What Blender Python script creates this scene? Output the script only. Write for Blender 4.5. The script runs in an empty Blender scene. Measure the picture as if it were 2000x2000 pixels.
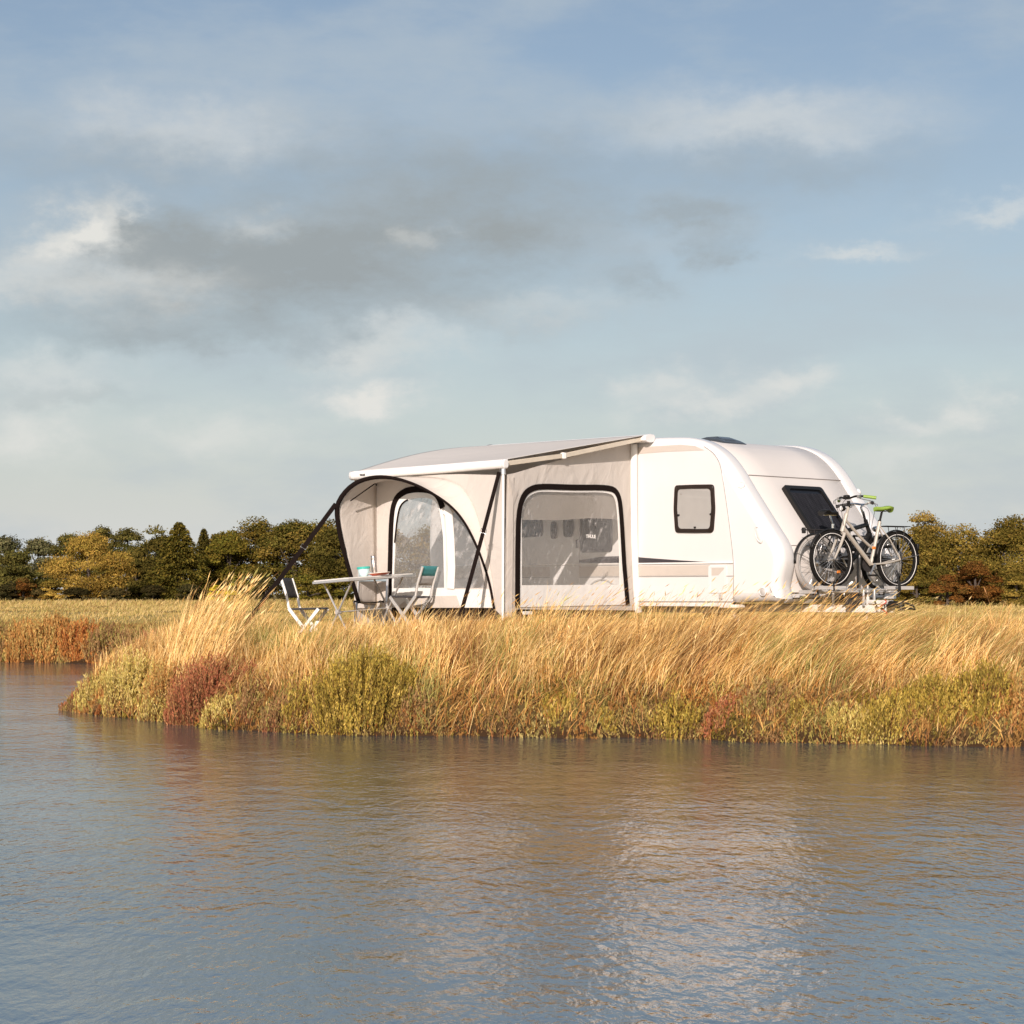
import bpy, bmesh, math, random
import numpy as np
from mathutils import Vector, Matrix
from mathutils.geometry import tessellate_polygon

sc = bpy.context.scene
COL = sc.collection
R = math.radians
random.seed(7)
rng = np.random.default_rng(11)

# ------------------------------------------------------------------ camera
FPX = 4386.0                      # focal length in pixels of a 2000 px wide frame
HOR = 1160.0                      # horizon row of that frame
CAMZ = 0.5
cam_d = bpy.data.cameras.new('camera')
cam_d.sensor_width = 36.0
cam_d.lens = 36.0 * FPX / 2000.0
cam_d.shift_y = (HOR - 1000.0) / 2000.0
cam_d.clip_start = 0.5
cam_d.clip_end = 9000.0
cam = bpy.data.objects.new('camera', cam_d)
COL.objects.link(cam)
cam.location = (0, 0, CAMZ)
cam.rotation_euler = (R(90), 0, 0)
sc.camera = cam

# ------------------------------------------------------------------ exposure
sc.view_settings.view_transform = 'Standard'
sc.view_settings.look = 'None'
sc.view_settings.exposure = 0.14
sc.view_settings.gamma = 1.0
sc.view_settings.use_curve_mapping = False
sc.cycles.max_bounces = 8
sc.cycles.transparent_max_bounces = 24

# ------------------------------------------------------------------ sun
SUN_EL, SUN_AZ = 24.0, 11.0       # azimuth: degrees to the left of straight behind the camera
to_sun = Vector((-math.sin(R(SUN_AZ)) * math.cos(R(SUN_EL)),
                 -math.cos(R(SUN_AZ)) * math.cos(R(SUN_EL)), math.sin(R(SUN_EL))))
sun_d = bpy.data.lights.new('sun', 'SUN')
sun_d.energy = 4.95
sun_d.angle = R(0.5)
sun_d.color = (1.0, 0.885, 0.82)
sun = bpy.data.objects.new('sun', sun_d)
COL.objects.link(sun)
sun.location = (-20, -30, 30)
sun.rotation_euler = (-to_sun).to_track_quat('-Z', 'Y').to_euler()

# ------------------------------------------------------------------ world: sky texture and clouds
world = bpy.data.worlds.new('World')
sc.world = world
world.use_nodes = True
wt = world.node_tree
for n in list(wt.nodes):
    wt.nodes.remove(n)
WN = wt.nodes.new
def wl(a, b): wt.links.new(a, b)
def wmath(op, a, b=None, c=None, clamp=False):
    n = WN('ShaderNodeMath'); n.operation = op; n.use_clamp = clamp
    for i, x in enumerate((a, b, c)):
        if x is None: continue
        if isinstance(x, (int, float)): n.inputs[i].default_value = x
        else: wl(x, n.inputs[i])
    return n.outputs[0]
w_out = WN('ShaderNodeOutputWorld')
w_bg = WN('ShaderNodeBackground')
SKY_STRENGTH = 0.09
w_bg.inputs['Strength'].default_value = SKY_STRENGTH
sky = WN('ShaderNodeTexSky')
sky.sky_type = 'NISHITA'
sky.sun_disc = False
sky.sun_elevation = R(SUN_EL)
sky.sun_rotation = R(180 + SUN_AZ)
sky.altitude = 0
sky.air_density = 1.0
sky.dust_density = 1.6
sky.ozone_density = 1.0
w_tc = WN('ShaderNodeTexCoord')
w_sep = WN('ShaderNodeSeparateXYZ'); wl(w_tc.outputs['Generated'], w_sep.inputs[0])
az = wmath('ARCTAN2', w_sep.outputs[0], w_sep.outputs[1])
el = wmath('ARCSINE', w_sep.outputs[2])
w_cmb = WN('ShaderNodeCombineXYZ'); wl(az, w_cmb.inputs[0]); wl(el, w_cmb.inputs[1])
def wnoise(scale, detail, rough, loc=(0, 0, 0), sx=1.0, sy=1.0):
    m = WN('ShaderNodeMapping'); m.inputs['Scale'].default_value = (sx, sy, 1)
    m.inputs['Location'].default_value = loc
    wl(w_cmb.outputs[0], m.inputs[0])
    n = WN('ShaderNodeTexNoise'); n.inputs['Scale'].default_value = scale
    n.inputs['Detail'].default_value = detail; n.inputs['Roughness'].default_value = rough
    wl(m.outputs[0], n.inputs['Vector'])
    return n
# warp the cloud coordinates so that edges billow
wz = wnoise(30, 7, 0.62, (3.1, 1.7, 0), 1.0, 1.6)
wv = WN('ShaderNodeVectorMath'); wv.operation = 'SUBTRACT'
wl(wz.outputs['Color'], wv.inputs[0]); wv.inputs[1].default_value = (.5, .5, .5)
wv2 = WN('ShaderNodeVectorMath'); wv2.operation = 'MULTIPLY'
wl(wv.outputs[0], wv2.inputs[0]); wv2.inputs[1].default_value = (.075, .040, 0)
wv3 = WN('ShaderNodeVectorMath'); wv3.operation = 'ADD'
wl(w_cmb.outputs[0], wv3.inputs[0]); wl(wv2.outputs[0], wv3.inputs[1])
WARPED = wv3.outputs[0]
def blobs(lst):
    tot = None
    for (px, py, rx, ry, k) in lst:
        a0 = math.atan((px - 1000) / FPX); e0 = math.atan((HOR - py) / FPX)
        s = WN('ShaderNodeVectorMath'); s.operation = 'SUBTRACT'
        wl(WARPED, s.inputs[0]); s.inputs[1].default_value = (a0, e0, 0)
        m = WN('ShaderNodeVectorMath'); m.operation = 'MULTIPLY'
        wl(s.outputs[0], m.inputs[0]); m.inputs[1].default_value = (FPX / rx, FPX / ry, 0)
        l = WN('ShaderNodeVectorMath'); l.operation = 'LENGTH'; wl(m.outputs[0], l.inputs[0])
        q = wmath('MULTIPLY', l.outputs['Value'], l.outputs['Value'])
        g = wmath('EXPONENT', wmath('MULTIPLY', q, -1.0))
        tot = wmath('MULTIPLY', g, k) if tot is None else wmath('MULTIPLY_ADD', g, k, tot)
    return tot
white_list = [(735, 775, 85, 34, 1.0), (660, 800, 70, 20, .45), (165, 455, 60, 45, 1.0), (80, 490, 70, 42, .75),
              (235, 425, 30, 40, .5), (270, 575, 130, 42, .5), (60, 560, 120, 35, .45), (420, 855, 130, 45, .55),
              (40, 850, 120, 55, .75), (800, 668, 120, 34, .5), (690, 700, 80, 26, .4), (1530, 750, 90, 32, .7),
              (1380, 795, 120, 28, .7), (1265, 742, 60, 28, .5), (1900, 800, 60, 34, .7), (1770, 830, 70, 24, .55),
              (1680, 492, 100, 16, .6), (1960, 432, 110, 22, .55), (90, 735, 140, 36, .45), (1740, 905, 120, 26, .35),
              (500, 440, 60, 26, .35), (830, 460, 40, 24, .35), (1050, 600, 160, 30, .3), (350, 250, 200, 60, .5), (1500, 240, 260, 50, .5)]
grey_list = [(330, 560, 440, 110, .35), (640, 440, 420, 70, .45), (400, 600, 260, 45, .4), (560, 520, 300, 90, .85), (1010, 470, 200, 85, .85), (1330, 425, 130, 30, .65), (1400, 500, 45, 36, .7),
             (1225, 538, 55, 40, .6), (330, 665, 320, 36, .6), (900, 600, 280, 45, .5), (250, 500, 190, 70, .7),
             (120, 780, 130, 20, .3), (800, 330, 420, 90, .7), (1500, 330, 350, 60, .4), (200, 300, 260, 60, .4)]
wb = blobs(white_list); gb = blobs(grey_list)
# loose cloud everywhere, so that the sky goes on outside the frame
n_all = wnoise(7, 8, 0.6, (0.4, 2.2, 0), 1.0, 2.6)
n_fine = wnoise(26, 8, 0.62, (5.4, .2, 0), 1.0, 1.9)
veil = WN('ShaderNodeMapRange'); veil.interpolation_type = 'SMOOTHSTEP'
wl(n_all.outputs['Fac'], veil.inputs['Value'])
for k, v in (('From Min', .40), ('From Max', .68), ('To Min', 0.12), ('To Max', .62)): veil.inputs[k].default_value = v
fine = wmath('SUBTRACT', n_fine.outputs['Fac'], .5)
wmask = wmath('MULTIPLY_ADD', fine, wmath('MULTIPLY', wb, 1.3), wb)
wmask = wmath('MULTIPLY', wmask, .92, clamp=True)
n_mid = wnoise(11, 9, 0.66, (8.1, 4.4, 0), 1.0, 2.1)
gstruct = WN('ShaderNodeMapRange'); wl(n_mid.outputs['Fac'], gstruct.inputs['Value'])
for k0, v0 in (('From Min', .33), ('From Max', .66), ('To Min', .45), ('To Max', 1.2)): gstruct.inputs[k0].default_value = v0
gmask = wmath('MULTIPLY', gb, gstruct.outputs[0])
gmask = wmath('MULTIPLY', gmask, .9, clamp=True)
def wmix(f, a, b):
    m = WN('ShaderNodeMix'); m.data_type = 'RGBA'
    if isinstance(f, (int, float)): m.inputs['Factor'].default_value = f
    else: wl(f, m.inputs['Factor'])
    for s, x in ((6, a), (7, b)):
        if isinstance(x, tuple): m.inputs[s].default_value = (*x, 1)
        else: wl(x, m.inputs[s])
    return m.outputs[2]
def k(c): return tuple(x / SKY_STRENGTH for x in c)
SKY_TINT = (.94, .93, .95)
c0 = WN('ShaderNodeMix'); c0.data_type = 'RGBA'; c0.blend_type = 'MULTIPLY'; c0.inputs['Factor'].default_value = 1
wl(sky.outputs[0], c0.inputs[6]); c0.inputs[7].default_value = (*SKY_TINT, 1)
CLEAR = c0.outputs[2]
up = wmath('MAXIMUM', el, 0.0)
low = wmath('MULTIPLY', wmath('EXPONENT', wmath('MULTIPLY', up, -15.0)), .90)     # pale air towards the horizon
CLEAR = wmix(low, CLEAR, k((.78, .78, .78)))
c1 = wmix(veil.outputs[0], CLEAR, k((.43, .49, .535)))
c2 = wmix(gmask, c1, k((.31, .345, .36)))
c3 = wmix(wmask, c2, k((.70, .695, .66)))
wl(c3, w_bg.inputs['Color'])
wl(w_bg.outputs[0], w_out.inputs['Surface'])

# ------------------------------------------------------------------ materials
def new_mat(name):
    m = bpy.data.materials.new(name); m.use_nodes = True
    nt = m.node_tree
    for n in list(nt.nodes): nt.nodes.remove(n)
    return m, nt
def mat(name, c, rough=.5, metal=0.0, var=.08, scale=6.0, bump=0.0, bscale=80.0, spec=.5, aniso=(1, 1, 1), coat=0.0, c2=None, sheen=0.0):
    m, nt = new_mat(name)
    N = nt.nodes.new; L = nt.links.new
    o = N('ShaderNodeOutputMaterial'); p = N('ShaderNodeBsdfPrincipled'); L(p.outputs[0], o.inputs[0])
    tc = N('ShaderNodeTexCoord'); mp = N('ShaderNodeMapping'); mp.inputs['Scale'].default_value = aniso
    L(tc.outputs['Object'], mp.inputs[0])
    nz = N('ShaderNodeTexNoise'); nz.inputs['Scale'].default_value = scale; nz.inputs['Detail'].default_value = 6
    L(mp.outputs[0], nz.inputs['Vector'])
    mx = N('ShaderNodeMix'); mx.data_type = 'RGBA'
    mr = N('ShaderNodeMapRange'); mr.inputs['From Min'].default_value = .3; mr.inputs['From Max'].default_value = .7
    L(nz.outputs['Fac'], mr.inputs['Value']); L(mr.outputs[0], mx.inputs['Factor'])
    if c2 is None:
        a = tuple(max(0, x * (1 - var)) for x in c); b = tuple(min(1, x * (1 + var)) for x in c)
    else: a, b = c, c2
    mx.inputs[6].default_value = (*a, 1); mx.inputs[7].default_value = (*b, 1)
    L(mx.outputs[2], p.inputs['Base Color'])
    p.inputs['Roughness'].default_value = rough; p.inputs['Metallic'].default_value = metal
    p.inputs['Specular IOR Level'].default_value = spec
    p.inputs['Coat Weight'].default_value = coat
    p.inputs['Sheen Weight'].default_value = sheen
    if bump:
        n2 = N('ShaderNodeTexNoise'); n2.inputs['Scale'].default_value = bscale; n2.inputs['Detail'].default_value = 4
        L(mp.outputs[0], n2.inputs['Vector'])
        b = N('ShaderNodeBump'); b.inputs['Strength'].default_value = 1.0; b.inputs['Distance'].default_value = bump
        L(n2.outputs['Fac'], b.inputs['Height']); L(b.outputs[0], p.inputs['Normal'])
    return m
def leaf_mat(name, trans=.35, rough=.6, gloss=.0):
    """colour comes from the per-leaf attribute: each leaf or blade its own colour"""
    m, nt = new_mat(name)
    N = nt.nodes.new; L = nt.links.new
    o = N('ShaderNodeOutputMaterial'); at = N('ShaderNodeAttribute'); at.attribute_name = 'Col'
    d = N('ShaderNodeBsdfDiffuse'); t = N('ShaderNodeBsdfTranslucent'); mx = N('ShaderNodeMixShader')
    L(at.outputs['Color'], d.inputs[0]); L(at.outputs['Color'], t.inputs[0])
    mx.inputs[0].default_value = trans; L(d.outputs[0], mx.inputs[1]); L(t.outputs[0], mx.inputs[2])
    g = N('ShaderNodeBsdfGlossy'); g.inputs['Roughness'].default_value = rough
    m2 = N('ShaderNodeMixShader'); m2.inputs[0].default_value = gloss
    L(mx.outputs[0], m2.inputs[1]); L(g.outputs[0], m2.inputs[2]); L(m2.outputs[0], o.inputs[0])
    return m
def fabric_mat(name, c, trans=.28, crease=.0075, cs=1.2, rough=.85, dirn=(3.0, 3.0, .28)):
    m, nt = new_mat(name)
    N = nt.nodes.new; L = nt.links.new
    o = N('ShaderNodeOutputMaterial'); p = N('ShaderNodeBsdfPrincipled')
    tc = N('ShaderNodeTexCoord'); mp = N('ShaderNodeMapping'); mp.inputs['Scale'].default_value = dirn
    mr_ = N('ShaderNodeMapping'); mr_.inputs['Rotation'].default_value = (R(36), R(-36), 0)
    L(tc.outputs['Object'], mr_.inputs[0]); L(mr_.outputs[0], mp.inputs[0])
    nz = N('ShaderNodeTexNoise'); nz.inputs['Scale'].default_value = cs; nz.inputs['Detail'].default_value = 5
    nz.inputs['Distortion'].default_value = .6
    L(mp.outputs[0], nz.inputs['Vector'])
    n2 = N('ShaderNodeTexNoise'); n2.inputs['Scale'].default_value = 160; L(tc.outputs['Object'], n2.inputs['Vector'])
    ad = N('ShaderNodeMath'); ad.operation = 'MULTIPLY_ADD'; L(n2.outputs['Fac'], ad.inputs[0]); ad.inputs[1].default_value = .03; L(nz.outputs['Fac'], ad.inputs[2])
    b = N('ShaderNodeBump'); b.inputs['Distance'].default_value = crease * 4; L(ad.outputs[0], b.inputs['Height'])
    mx = N('ShaderNodeMix'); mx.data_type = 'RGBA'; L(nz.outputs['Fac'], mx.inputs['Factor'])
    mx.inputs[6].default_value = (*[x * .94 for x in c], 1); mx.inputs[7].default_value = (*[min(1, x * 1.05) for x in c], 1)
    L(mx.outputs[2], p.inputs['Base Color']); p.inputs['Roughness'].default_value = rough
    p.inputs['Specular IOR Level'].default_value = .25
    L(b.outputs[0], p.inputs['Normal'])
    t = N('ShaderNodeBsdfTranslucent'); L(mx.outputs[2], t.inputs[0]); L(b.outputs[0], t.inputs['Normal'])
    ms = N('ShaderNodeMixShader'); ms.inputs[0].default_value = trans
    L(p.outputs[0], ms.inputs[1]); L(t.outputs[0], ms.inputs[2]); L(ms.outputs[0], o.inputs[0])
    return m
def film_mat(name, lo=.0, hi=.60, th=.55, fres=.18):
    """clear flexible window film: mostly see-through, creased, with glare streaks painted in pale along the creases"""
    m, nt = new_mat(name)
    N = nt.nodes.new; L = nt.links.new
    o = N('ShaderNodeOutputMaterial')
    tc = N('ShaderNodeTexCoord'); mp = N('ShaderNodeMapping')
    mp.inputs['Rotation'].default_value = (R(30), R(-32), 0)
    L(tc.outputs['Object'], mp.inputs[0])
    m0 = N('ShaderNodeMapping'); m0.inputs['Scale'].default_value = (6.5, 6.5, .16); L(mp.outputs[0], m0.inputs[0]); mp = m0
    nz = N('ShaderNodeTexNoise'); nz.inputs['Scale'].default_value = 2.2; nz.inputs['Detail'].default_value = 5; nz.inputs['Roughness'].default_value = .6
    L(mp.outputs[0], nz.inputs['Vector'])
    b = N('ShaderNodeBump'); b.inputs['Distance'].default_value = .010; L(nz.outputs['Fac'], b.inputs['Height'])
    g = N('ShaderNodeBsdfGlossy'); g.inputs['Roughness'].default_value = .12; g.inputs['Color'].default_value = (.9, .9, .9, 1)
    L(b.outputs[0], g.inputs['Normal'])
    d = N('ShaderNodeBsdfDiffuse'); d.inputs['Color'].default_value = (.75, .72, .68, 1)  # pale diffuse colour that paints the glare streaks
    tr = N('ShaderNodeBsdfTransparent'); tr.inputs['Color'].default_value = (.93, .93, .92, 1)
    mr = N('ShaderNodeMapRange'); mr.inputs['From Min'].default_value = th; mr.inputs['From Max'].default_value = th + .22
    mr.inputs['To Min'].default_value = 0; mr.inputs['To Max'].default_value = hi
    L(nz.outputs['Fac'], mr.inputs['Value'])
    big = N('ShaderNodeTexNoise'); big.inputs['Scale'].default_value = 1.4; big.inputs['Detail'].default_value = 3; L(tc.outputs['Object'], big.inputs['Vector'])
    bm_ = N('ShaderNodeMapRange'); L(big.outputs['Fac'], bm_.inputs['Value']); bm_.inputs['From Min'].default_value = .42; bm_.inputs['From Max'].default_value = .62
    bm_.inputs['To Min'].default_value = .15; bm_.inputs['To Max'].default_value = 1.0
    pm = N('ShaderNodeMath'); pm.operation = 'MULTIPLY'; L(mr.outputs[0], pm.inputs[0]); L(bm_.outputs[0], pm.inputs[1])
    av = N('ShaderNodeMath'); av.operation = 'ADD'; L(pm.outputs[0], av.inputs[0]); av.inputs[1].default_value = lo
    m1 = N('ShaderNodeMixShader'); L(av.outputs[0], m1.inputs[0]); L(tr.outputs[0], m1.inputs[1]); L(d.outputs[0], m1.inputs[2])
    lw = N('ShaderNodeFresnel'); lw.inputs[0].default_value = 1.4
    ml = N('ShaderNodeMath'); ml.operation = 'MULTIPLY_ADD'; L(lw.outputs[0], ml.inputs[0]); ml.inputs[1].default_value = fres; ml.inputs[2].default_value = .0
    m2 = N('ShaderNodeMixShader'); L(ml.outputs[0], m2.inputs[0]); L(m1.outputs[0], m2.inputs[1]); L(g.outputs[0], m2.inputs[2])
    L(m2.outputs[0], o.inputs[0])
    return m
M = {}
M['body'] = mat('caravan_white', (.66, .64, .615), .22, var=.02, scale=1.5, coat=.4)
M['hoop'] = mat('caravan_hoop_white', (.69, .67, .645), .18, var=.02, scale=1.5, coat=.5)
M['panel'] = mat('caravan_front_grey', (.63, .585, .54), .35, var=.02, scale=1.5)
M['band'] = mat('caravan_band_beige', (.52, .46, .40), .4, var=.03)
M['seam'] = mat('seam_grey', (.22, .19, .17), .6)
M['trimrail'] = mat('trim_rail', (.74, .71, .67), .3)
M['dark_stripe'] = mat('stripe_charcoal', (.045, .04, .045), .35)
M['black'] = mat('black_plastic', (.010, .009, .008), .45, spec=.3)
M['dkgrey'] = mat('dark_grey_plastic', (.035, .031, .03), .5, spec=.25)
M['frame_brown'] = mat('window_frame_brown', (.022, .014, .011), .35, spec=.35)
M['pane_sky'] = mat('pane_painted_sky', (.36, .345, .32), .06, var=.03, coat=.6, spec=.8)  # light grey base paints in the reflected sky and light interior
M['pane_dark'] = mat('pane_dark', (.008, .009, .012), .08, spec=.25, var=.5, scale=18, aniso=(1, 9, .4))
M['curtain'] = mat('curtain_slats', (.022, .022, .026), .8, spec=.1, var=.6, scale=14, aniso=(.3, 12, .3))
M['fabric'] = fabric_mat('tent_fabric_beige', (.73, .665, .595))
M['fabric_in'] = fabric_mat('tent_fabric_inner', (.70, .635, .565), trans=.24)
M['fabric_white'] = fabric_mat('tent_fabric_cream', (.90, .87, .82), trans=.18, crease=.004)
M['canopy'] = fabric_mat('canopy_fabric', (.66, .62, .575), trans=.16, crease=.003, cs=1.2)
M['piping'] = mat('black_webbing', (.010, .006, .005), .85, bump=.002, bscale=200, spec=.08)
M['skirt'] = mat('draught_skirt_brown', (.028, .018, .013), .8, bump=.004, bscale=20, spec=.1)
M['net'] = fabric_mat('grey_mesh_blind', (.42, .37, .32), trans=.45, crease=.002)
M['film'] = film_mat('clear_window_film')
M['film_veiled'] = film_mat('veiled_window_film', .16, .45, .50, .6)  # even pale veil stands in for reflections and a second layer of film
M['alu'] = mat('aluminium', (.72, .70, .67), .35, .7, var=.05)
M['white_paint'] = mat('white_coated_metal', (.82, .79, .74), .3, var=.02)
M['rafter'] = mat('rafter_beige', (.55, .48, .38), .4)
M['galv'] = mat('drawbar_white_galvanised', (.60, .57, .52), .45, .0, var=.12, scale=14)
M['steel'] = mat('steel', (.55, .54, .52), .3, .9)
M['chrome'] = mat('chrome', (.75, .74, .72), .15, 1.0)
M['rubber'] = mat('rubber', (.009, .008, .007), .8, spec=.15)
M['grey_rubber'] = mat('grey_tyre', (.36, .33, .30), .7)
M['silver'] = mat('bike_silver_paint', (.56, .50, .42), .28, .35)
M['bikeblack'] = mat('bike_black_paint', (.012, .011, .011), .22)
M['green'] = mat('green_grip', (.22, .33, .05), .5)
M['orange'] = mat('orange_reflector', (.75, .22, .02), .3)
M['red'] = mat('red_cable', (.5, .03, .015), .4)
M['lens'] = mat('clear_lens', (.75, .73, .70), .1)
M['smoke'] = mat('smoked_skylight', (.05, .055, .06), .12)
M['light_grey'] = mat('light_grey_plastic', (.45, .43, .40), .5)
M['teal'] = mat('teal_cloth', (.045, .24, .25), .8, bump=.001, bscale=300)
M['greycloth'] = mat('grey_cloth', (.38, .36, .34), .85)
M['darkcloth'] = mat('dark_cloth', (.05, .048, .05), .85)
M['bluegrey'] = mat('blue_grey_cloth', (.27, .33, .35), .85)
M['tabletop'] = mat('table_top_slats', (.66, .62, .56), .4, var=.06)
M['mint'] = mat('mint_lid', (.05, .42, .34), .35)
M['bowlwhite'] = mat('translucent_pale_bowl', (.55, .72, .72), .3)
M['plate'] = mat('orange_enamel', (.62, .09, .02), .3)
M['plate_in'] = mat('pale_plate', (.72, .62, .52), .35)
M['flask'] = mat('brushed_steel_flask', (.62, .52, .46), .28, .9)
M['bark'] = mat('bark', (.07, .052, .04), .9, bump=.03, bscale=12)
M['leaf'] = leaf_mat('tree_leaves', .2)
M['twig'] = leaf_mat('shrub_leaves', .3)
M['grass'] = leaf_mat('dry_grass', .22, .5, .0)

# ------------------------------------------------------------------ builders
def link(o, parent=None):
    COL.objects.link(o)
    if parent is not None: o.parent = parent
    return o
def empty(name, loc=(0, 0, 0), rz=0.0, label=None, cat=None, group=None):
    o = bpy.data.objects.new(name, None); o.empty_display_size = .2
    o.location = loc; o.rotation_euler = (0, 0, rz)
    link(o); tag(o, label, cat, group)
    return o
def tag(o, label=None, cat=None, group=None, kind=None):
    if label: o['label'] = label
    if cat: o['category'] = cat
    if group: o['group'] = group
    if kind: o['kind'] = kind
    return o
class MB:
    def __init__(s): s.v = []; s.f = []; s.m = []
    def add(s, vs, fs, mi=0):
        b = len(s.v); s.v += [tuple(x) for x in vs]
        for f in fs: s.f.append(tuple(i + b for i in f)); s.m.append(mi)
    def box(s, c, d, mi=0, Mx=None):
        x, y, z = (q / 2 for q in d)
        vs = [Vector((sx * x, sy * y, sz * z)) for sz in (-1, 1) for sy in (-1, 1) for sx in (-1, 1)]
        vs = [((Mx @ q) if Mx else q) + Vector(c) for q in vs]
        s.add(vs, [(0, 2, 3, 1), (4, 5, 7, 6), (0, 1, 5, 4), (2, 6, 7, 3), (0, 4, 6, 2), (1, 3, 7, 5)], mi)
    def beam(s, a, b, w, h, mi=0, up=(0, 0, 1)):
        a, b = Vector(a), Vector(b); x = (b - a); L = x.length; x.normalize()
        y = Vector(up).cross(x).normalized(); z = x.cross(y)
        Mx = Matrix((x, y, z)).transposed()
        s.box((a + b) / 2, (L, w, h), mi, Mx)
    def tube(s, pts, r, n=8, closed=False, mi=0, caps=True):
        pts = [Vector(p) for p in pts]; k = len(pts)
        rs = [r] * k if isinstance(r, (int, float)) else list(r)
        vs = []; ref = None
        for i, p in enumerate(pts):
            if closed: t = pts[(i + 1) % k] - pts[i - 1]
            else: t = pts[min(i + 1, k - 1)] - pts[max(i - 1, 0)]
            t.normalize()
            if ref is None:
                ref = Vector((0, 0, 1)) if abs(t.z) < .9 else Vector((1, 0, 0))
            u = (ref - t * ref.dot(t))
            if u.length < 1e-5: u = t.orthogonal()
            u.normalize(); ref = u; w = t.cross(u)
            for j in range(n):
                a = 2 * math.pi * j / n
                vs.append(p + (u * math.cos(a) + w * math.sin(a)) * rs[i])
        fs = []
        for i in range(k if closed else k - 1):
            for j in range(n):
                a = i * n + j; b = i * n + (j + 1) % n; i2 = (i + 1) % k
                fs.append((a, b, i2 * n + (j + 1) % n, i2 * n + j))
        if caps and not closed:
            fs.append(tuple(range(n))[::-1]); fs.append(tuple((k - 1) * n + j for j in range(n)))
        s.add(vs, fs, mi)
    def lathe(s, prof, n=24, Mx=None, mi=0):
        vs = []; fs = []; k = len(prof)
        for (r, z) in prof:
            for j in range(n):
                a = 2 * math.pi * j / n; q = Vector((r * math.cos(a), r * math.sin(a), z))
                vs.append(Mx @ q if Mx else q)
        for i in range(k - 1):
            for j in range(n):
                fs.append((i * n + j, i * n + (j + 1) % n, (i + 1) * n + (j + 1) % n, (i + 1) * n + j))
        if prof[0][0] > 1e-4: fs.append(tuple(range(n))[::-1])
        if prof[-1][0] > 1e-4: fs.append(tuple((k - 1) * n + j for j in range(n)))
        s.add(vs, fs, mi)
    def grid(s, rows, closed_u=False, closed_v=False, mi=0):
        nu = len(rows); nv = len(rows[0]); vs = [p for r in rows for p in r]; fs = []
        for i in range(nu if closed_u else nu - 1):
            for j in range(nv if closed_v else nv - 1):
                i2 = (i + 1) % nu; j2 = (j + 1) % nv
                fs.append((i * nv + j, i * nv + j2, i2 * nv + j2, i2 * nv + j))
        s.add(vs, fs, mi)
    def poly(s, outer, holes=(), mi=0):
        loops = [[Vector(p) for p in outer]] + [[Vector(p) for p in h] for h in holes]
        tris = tessellate_polygon(loops)
        s.add([p for l in loops for p in l], [tuple(t) for t in tris], mi)
    def slab(s, outer, off, holes=(), mi=0):
        """polygon at outer+off with side walls back to outer"""
        off = Vector(off)
        s.poly([Vector(p) + off for p in outer], [[Vector(p) + off for p in h] for h in holes], mi)
        for l in [outer] + list(holes):
            l = [Vector(p) for p in l]
            s.grid([l, [p + off for p in l]], closed_v=True, mi=mi)
    def ribbon(s, path, w, nrm, th=.006, mi=0, closed=False):
        path = [Vector(p) for p in path]; k = len(path); rows = []
        for i, p in enumerate(path):
            if closed: t = path[(i + 1) % k] - path[i - 1]
            else: t = path[min(i + 1, k - 1)] - path[max(i - 1, 0)]
            nn = Vector(nrm(p) if callable(nrm) else nrm).normalized()
            sd = nn.cross(t).normalized() * (w / 2)
            a, b = nn * (th / 2), nn * (-th / 2)
            rows.append([p + sd + a, p - sd + a, p - sd + b, p + sd + b])
        s.grid(rows, closed_u=closed, closed_v=True, mi=mi)
    def build(s, name, mats, parent=None, smooth=True, bevel=0.0, angle=35):
        me = bpy.data.meshes.new(name); me.from_pydata(s.v, [], s.f)
        if not isinstance(mats, (list, tuple)): mats = [mats]
        for q in mats: me.materials.append(q)
        if len(mats) > 1: me.polygons.foreach_set('material_index', s.m)
        bm = bmesh.new(); bm.from_mesh(me); bmesh.ops.recalc_face_normals(bm, faces=bm.faces); bm.to_mesh(me); bm.free()
        me.update()
        if smooth:
            me.shade_smooth()
            me.set_sharp_from_angle(angle=R(angle))
        o = bpy.data.objects.new(name, me); link(o, parent)
        if bevel:
            bv = o.modifiers.new('bevel', 'BEVEL'); bv.width = bevel; bv.segments = 2; bv.limit_method = 'ANGLE'
        return o
def copy_tree(o, parent=None):
    c = o.copy(); COL.objects.link(c)
    if parent is not None: c.parent = parent
    for ch in list(o.children): copy_tree(ch, c)
    return c
def chaikin(p, n=2, closed=True):
    p = [Vector(q) for q in p]
    for _ in range(n):
        q = []; k = len(p)
        for i in range(k if closed else k - 1):
            a, b = p[i], p[(i + 1) % k]
            q += [a * .75 + b * .25, a * .25 + b * .75]
        if not closed: q = [p[0]] + q + [p[-1]]
        p = q
    return p
def fillet(p, r, n=5):
    p = [Vector(q) for q in p]; out = []; k_ = len(p)
    for i in range(k_):
        a, b, c = p[i - 1], p[i], p[(i + 1) % k_]
        u, v = a - b, c - b; d = min(r, u.length * .45, v.length * .45); a = b + u.normalized() * d; c = b + v.normalized() * d
        for j in range(n + 1):
            f = j / n; out.append(a * (1 - f) ** 2 + b * 2 * f * (1 - f) + c * f * f)
    return out
def resample(p, n):
    p = [Vector(q) for q in p]; d = [0]
    for a, b in zip(p, p[1:]): d.append(d[-1] + (b - a).length)
    out = []; j = 0
    for i in range(n):
        x = d[-1] * i / (n - 1)
        while j < len(p) - 2 and d[j + 1] < x: j += 1
        f = 0 if d[j + 1] == d[j] else (x - d[j]) / (d[j + 1] - d[j])
        out.append(p[j].lerp(p[j + 1], min(1, max(0, f))))
    return out
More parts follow.
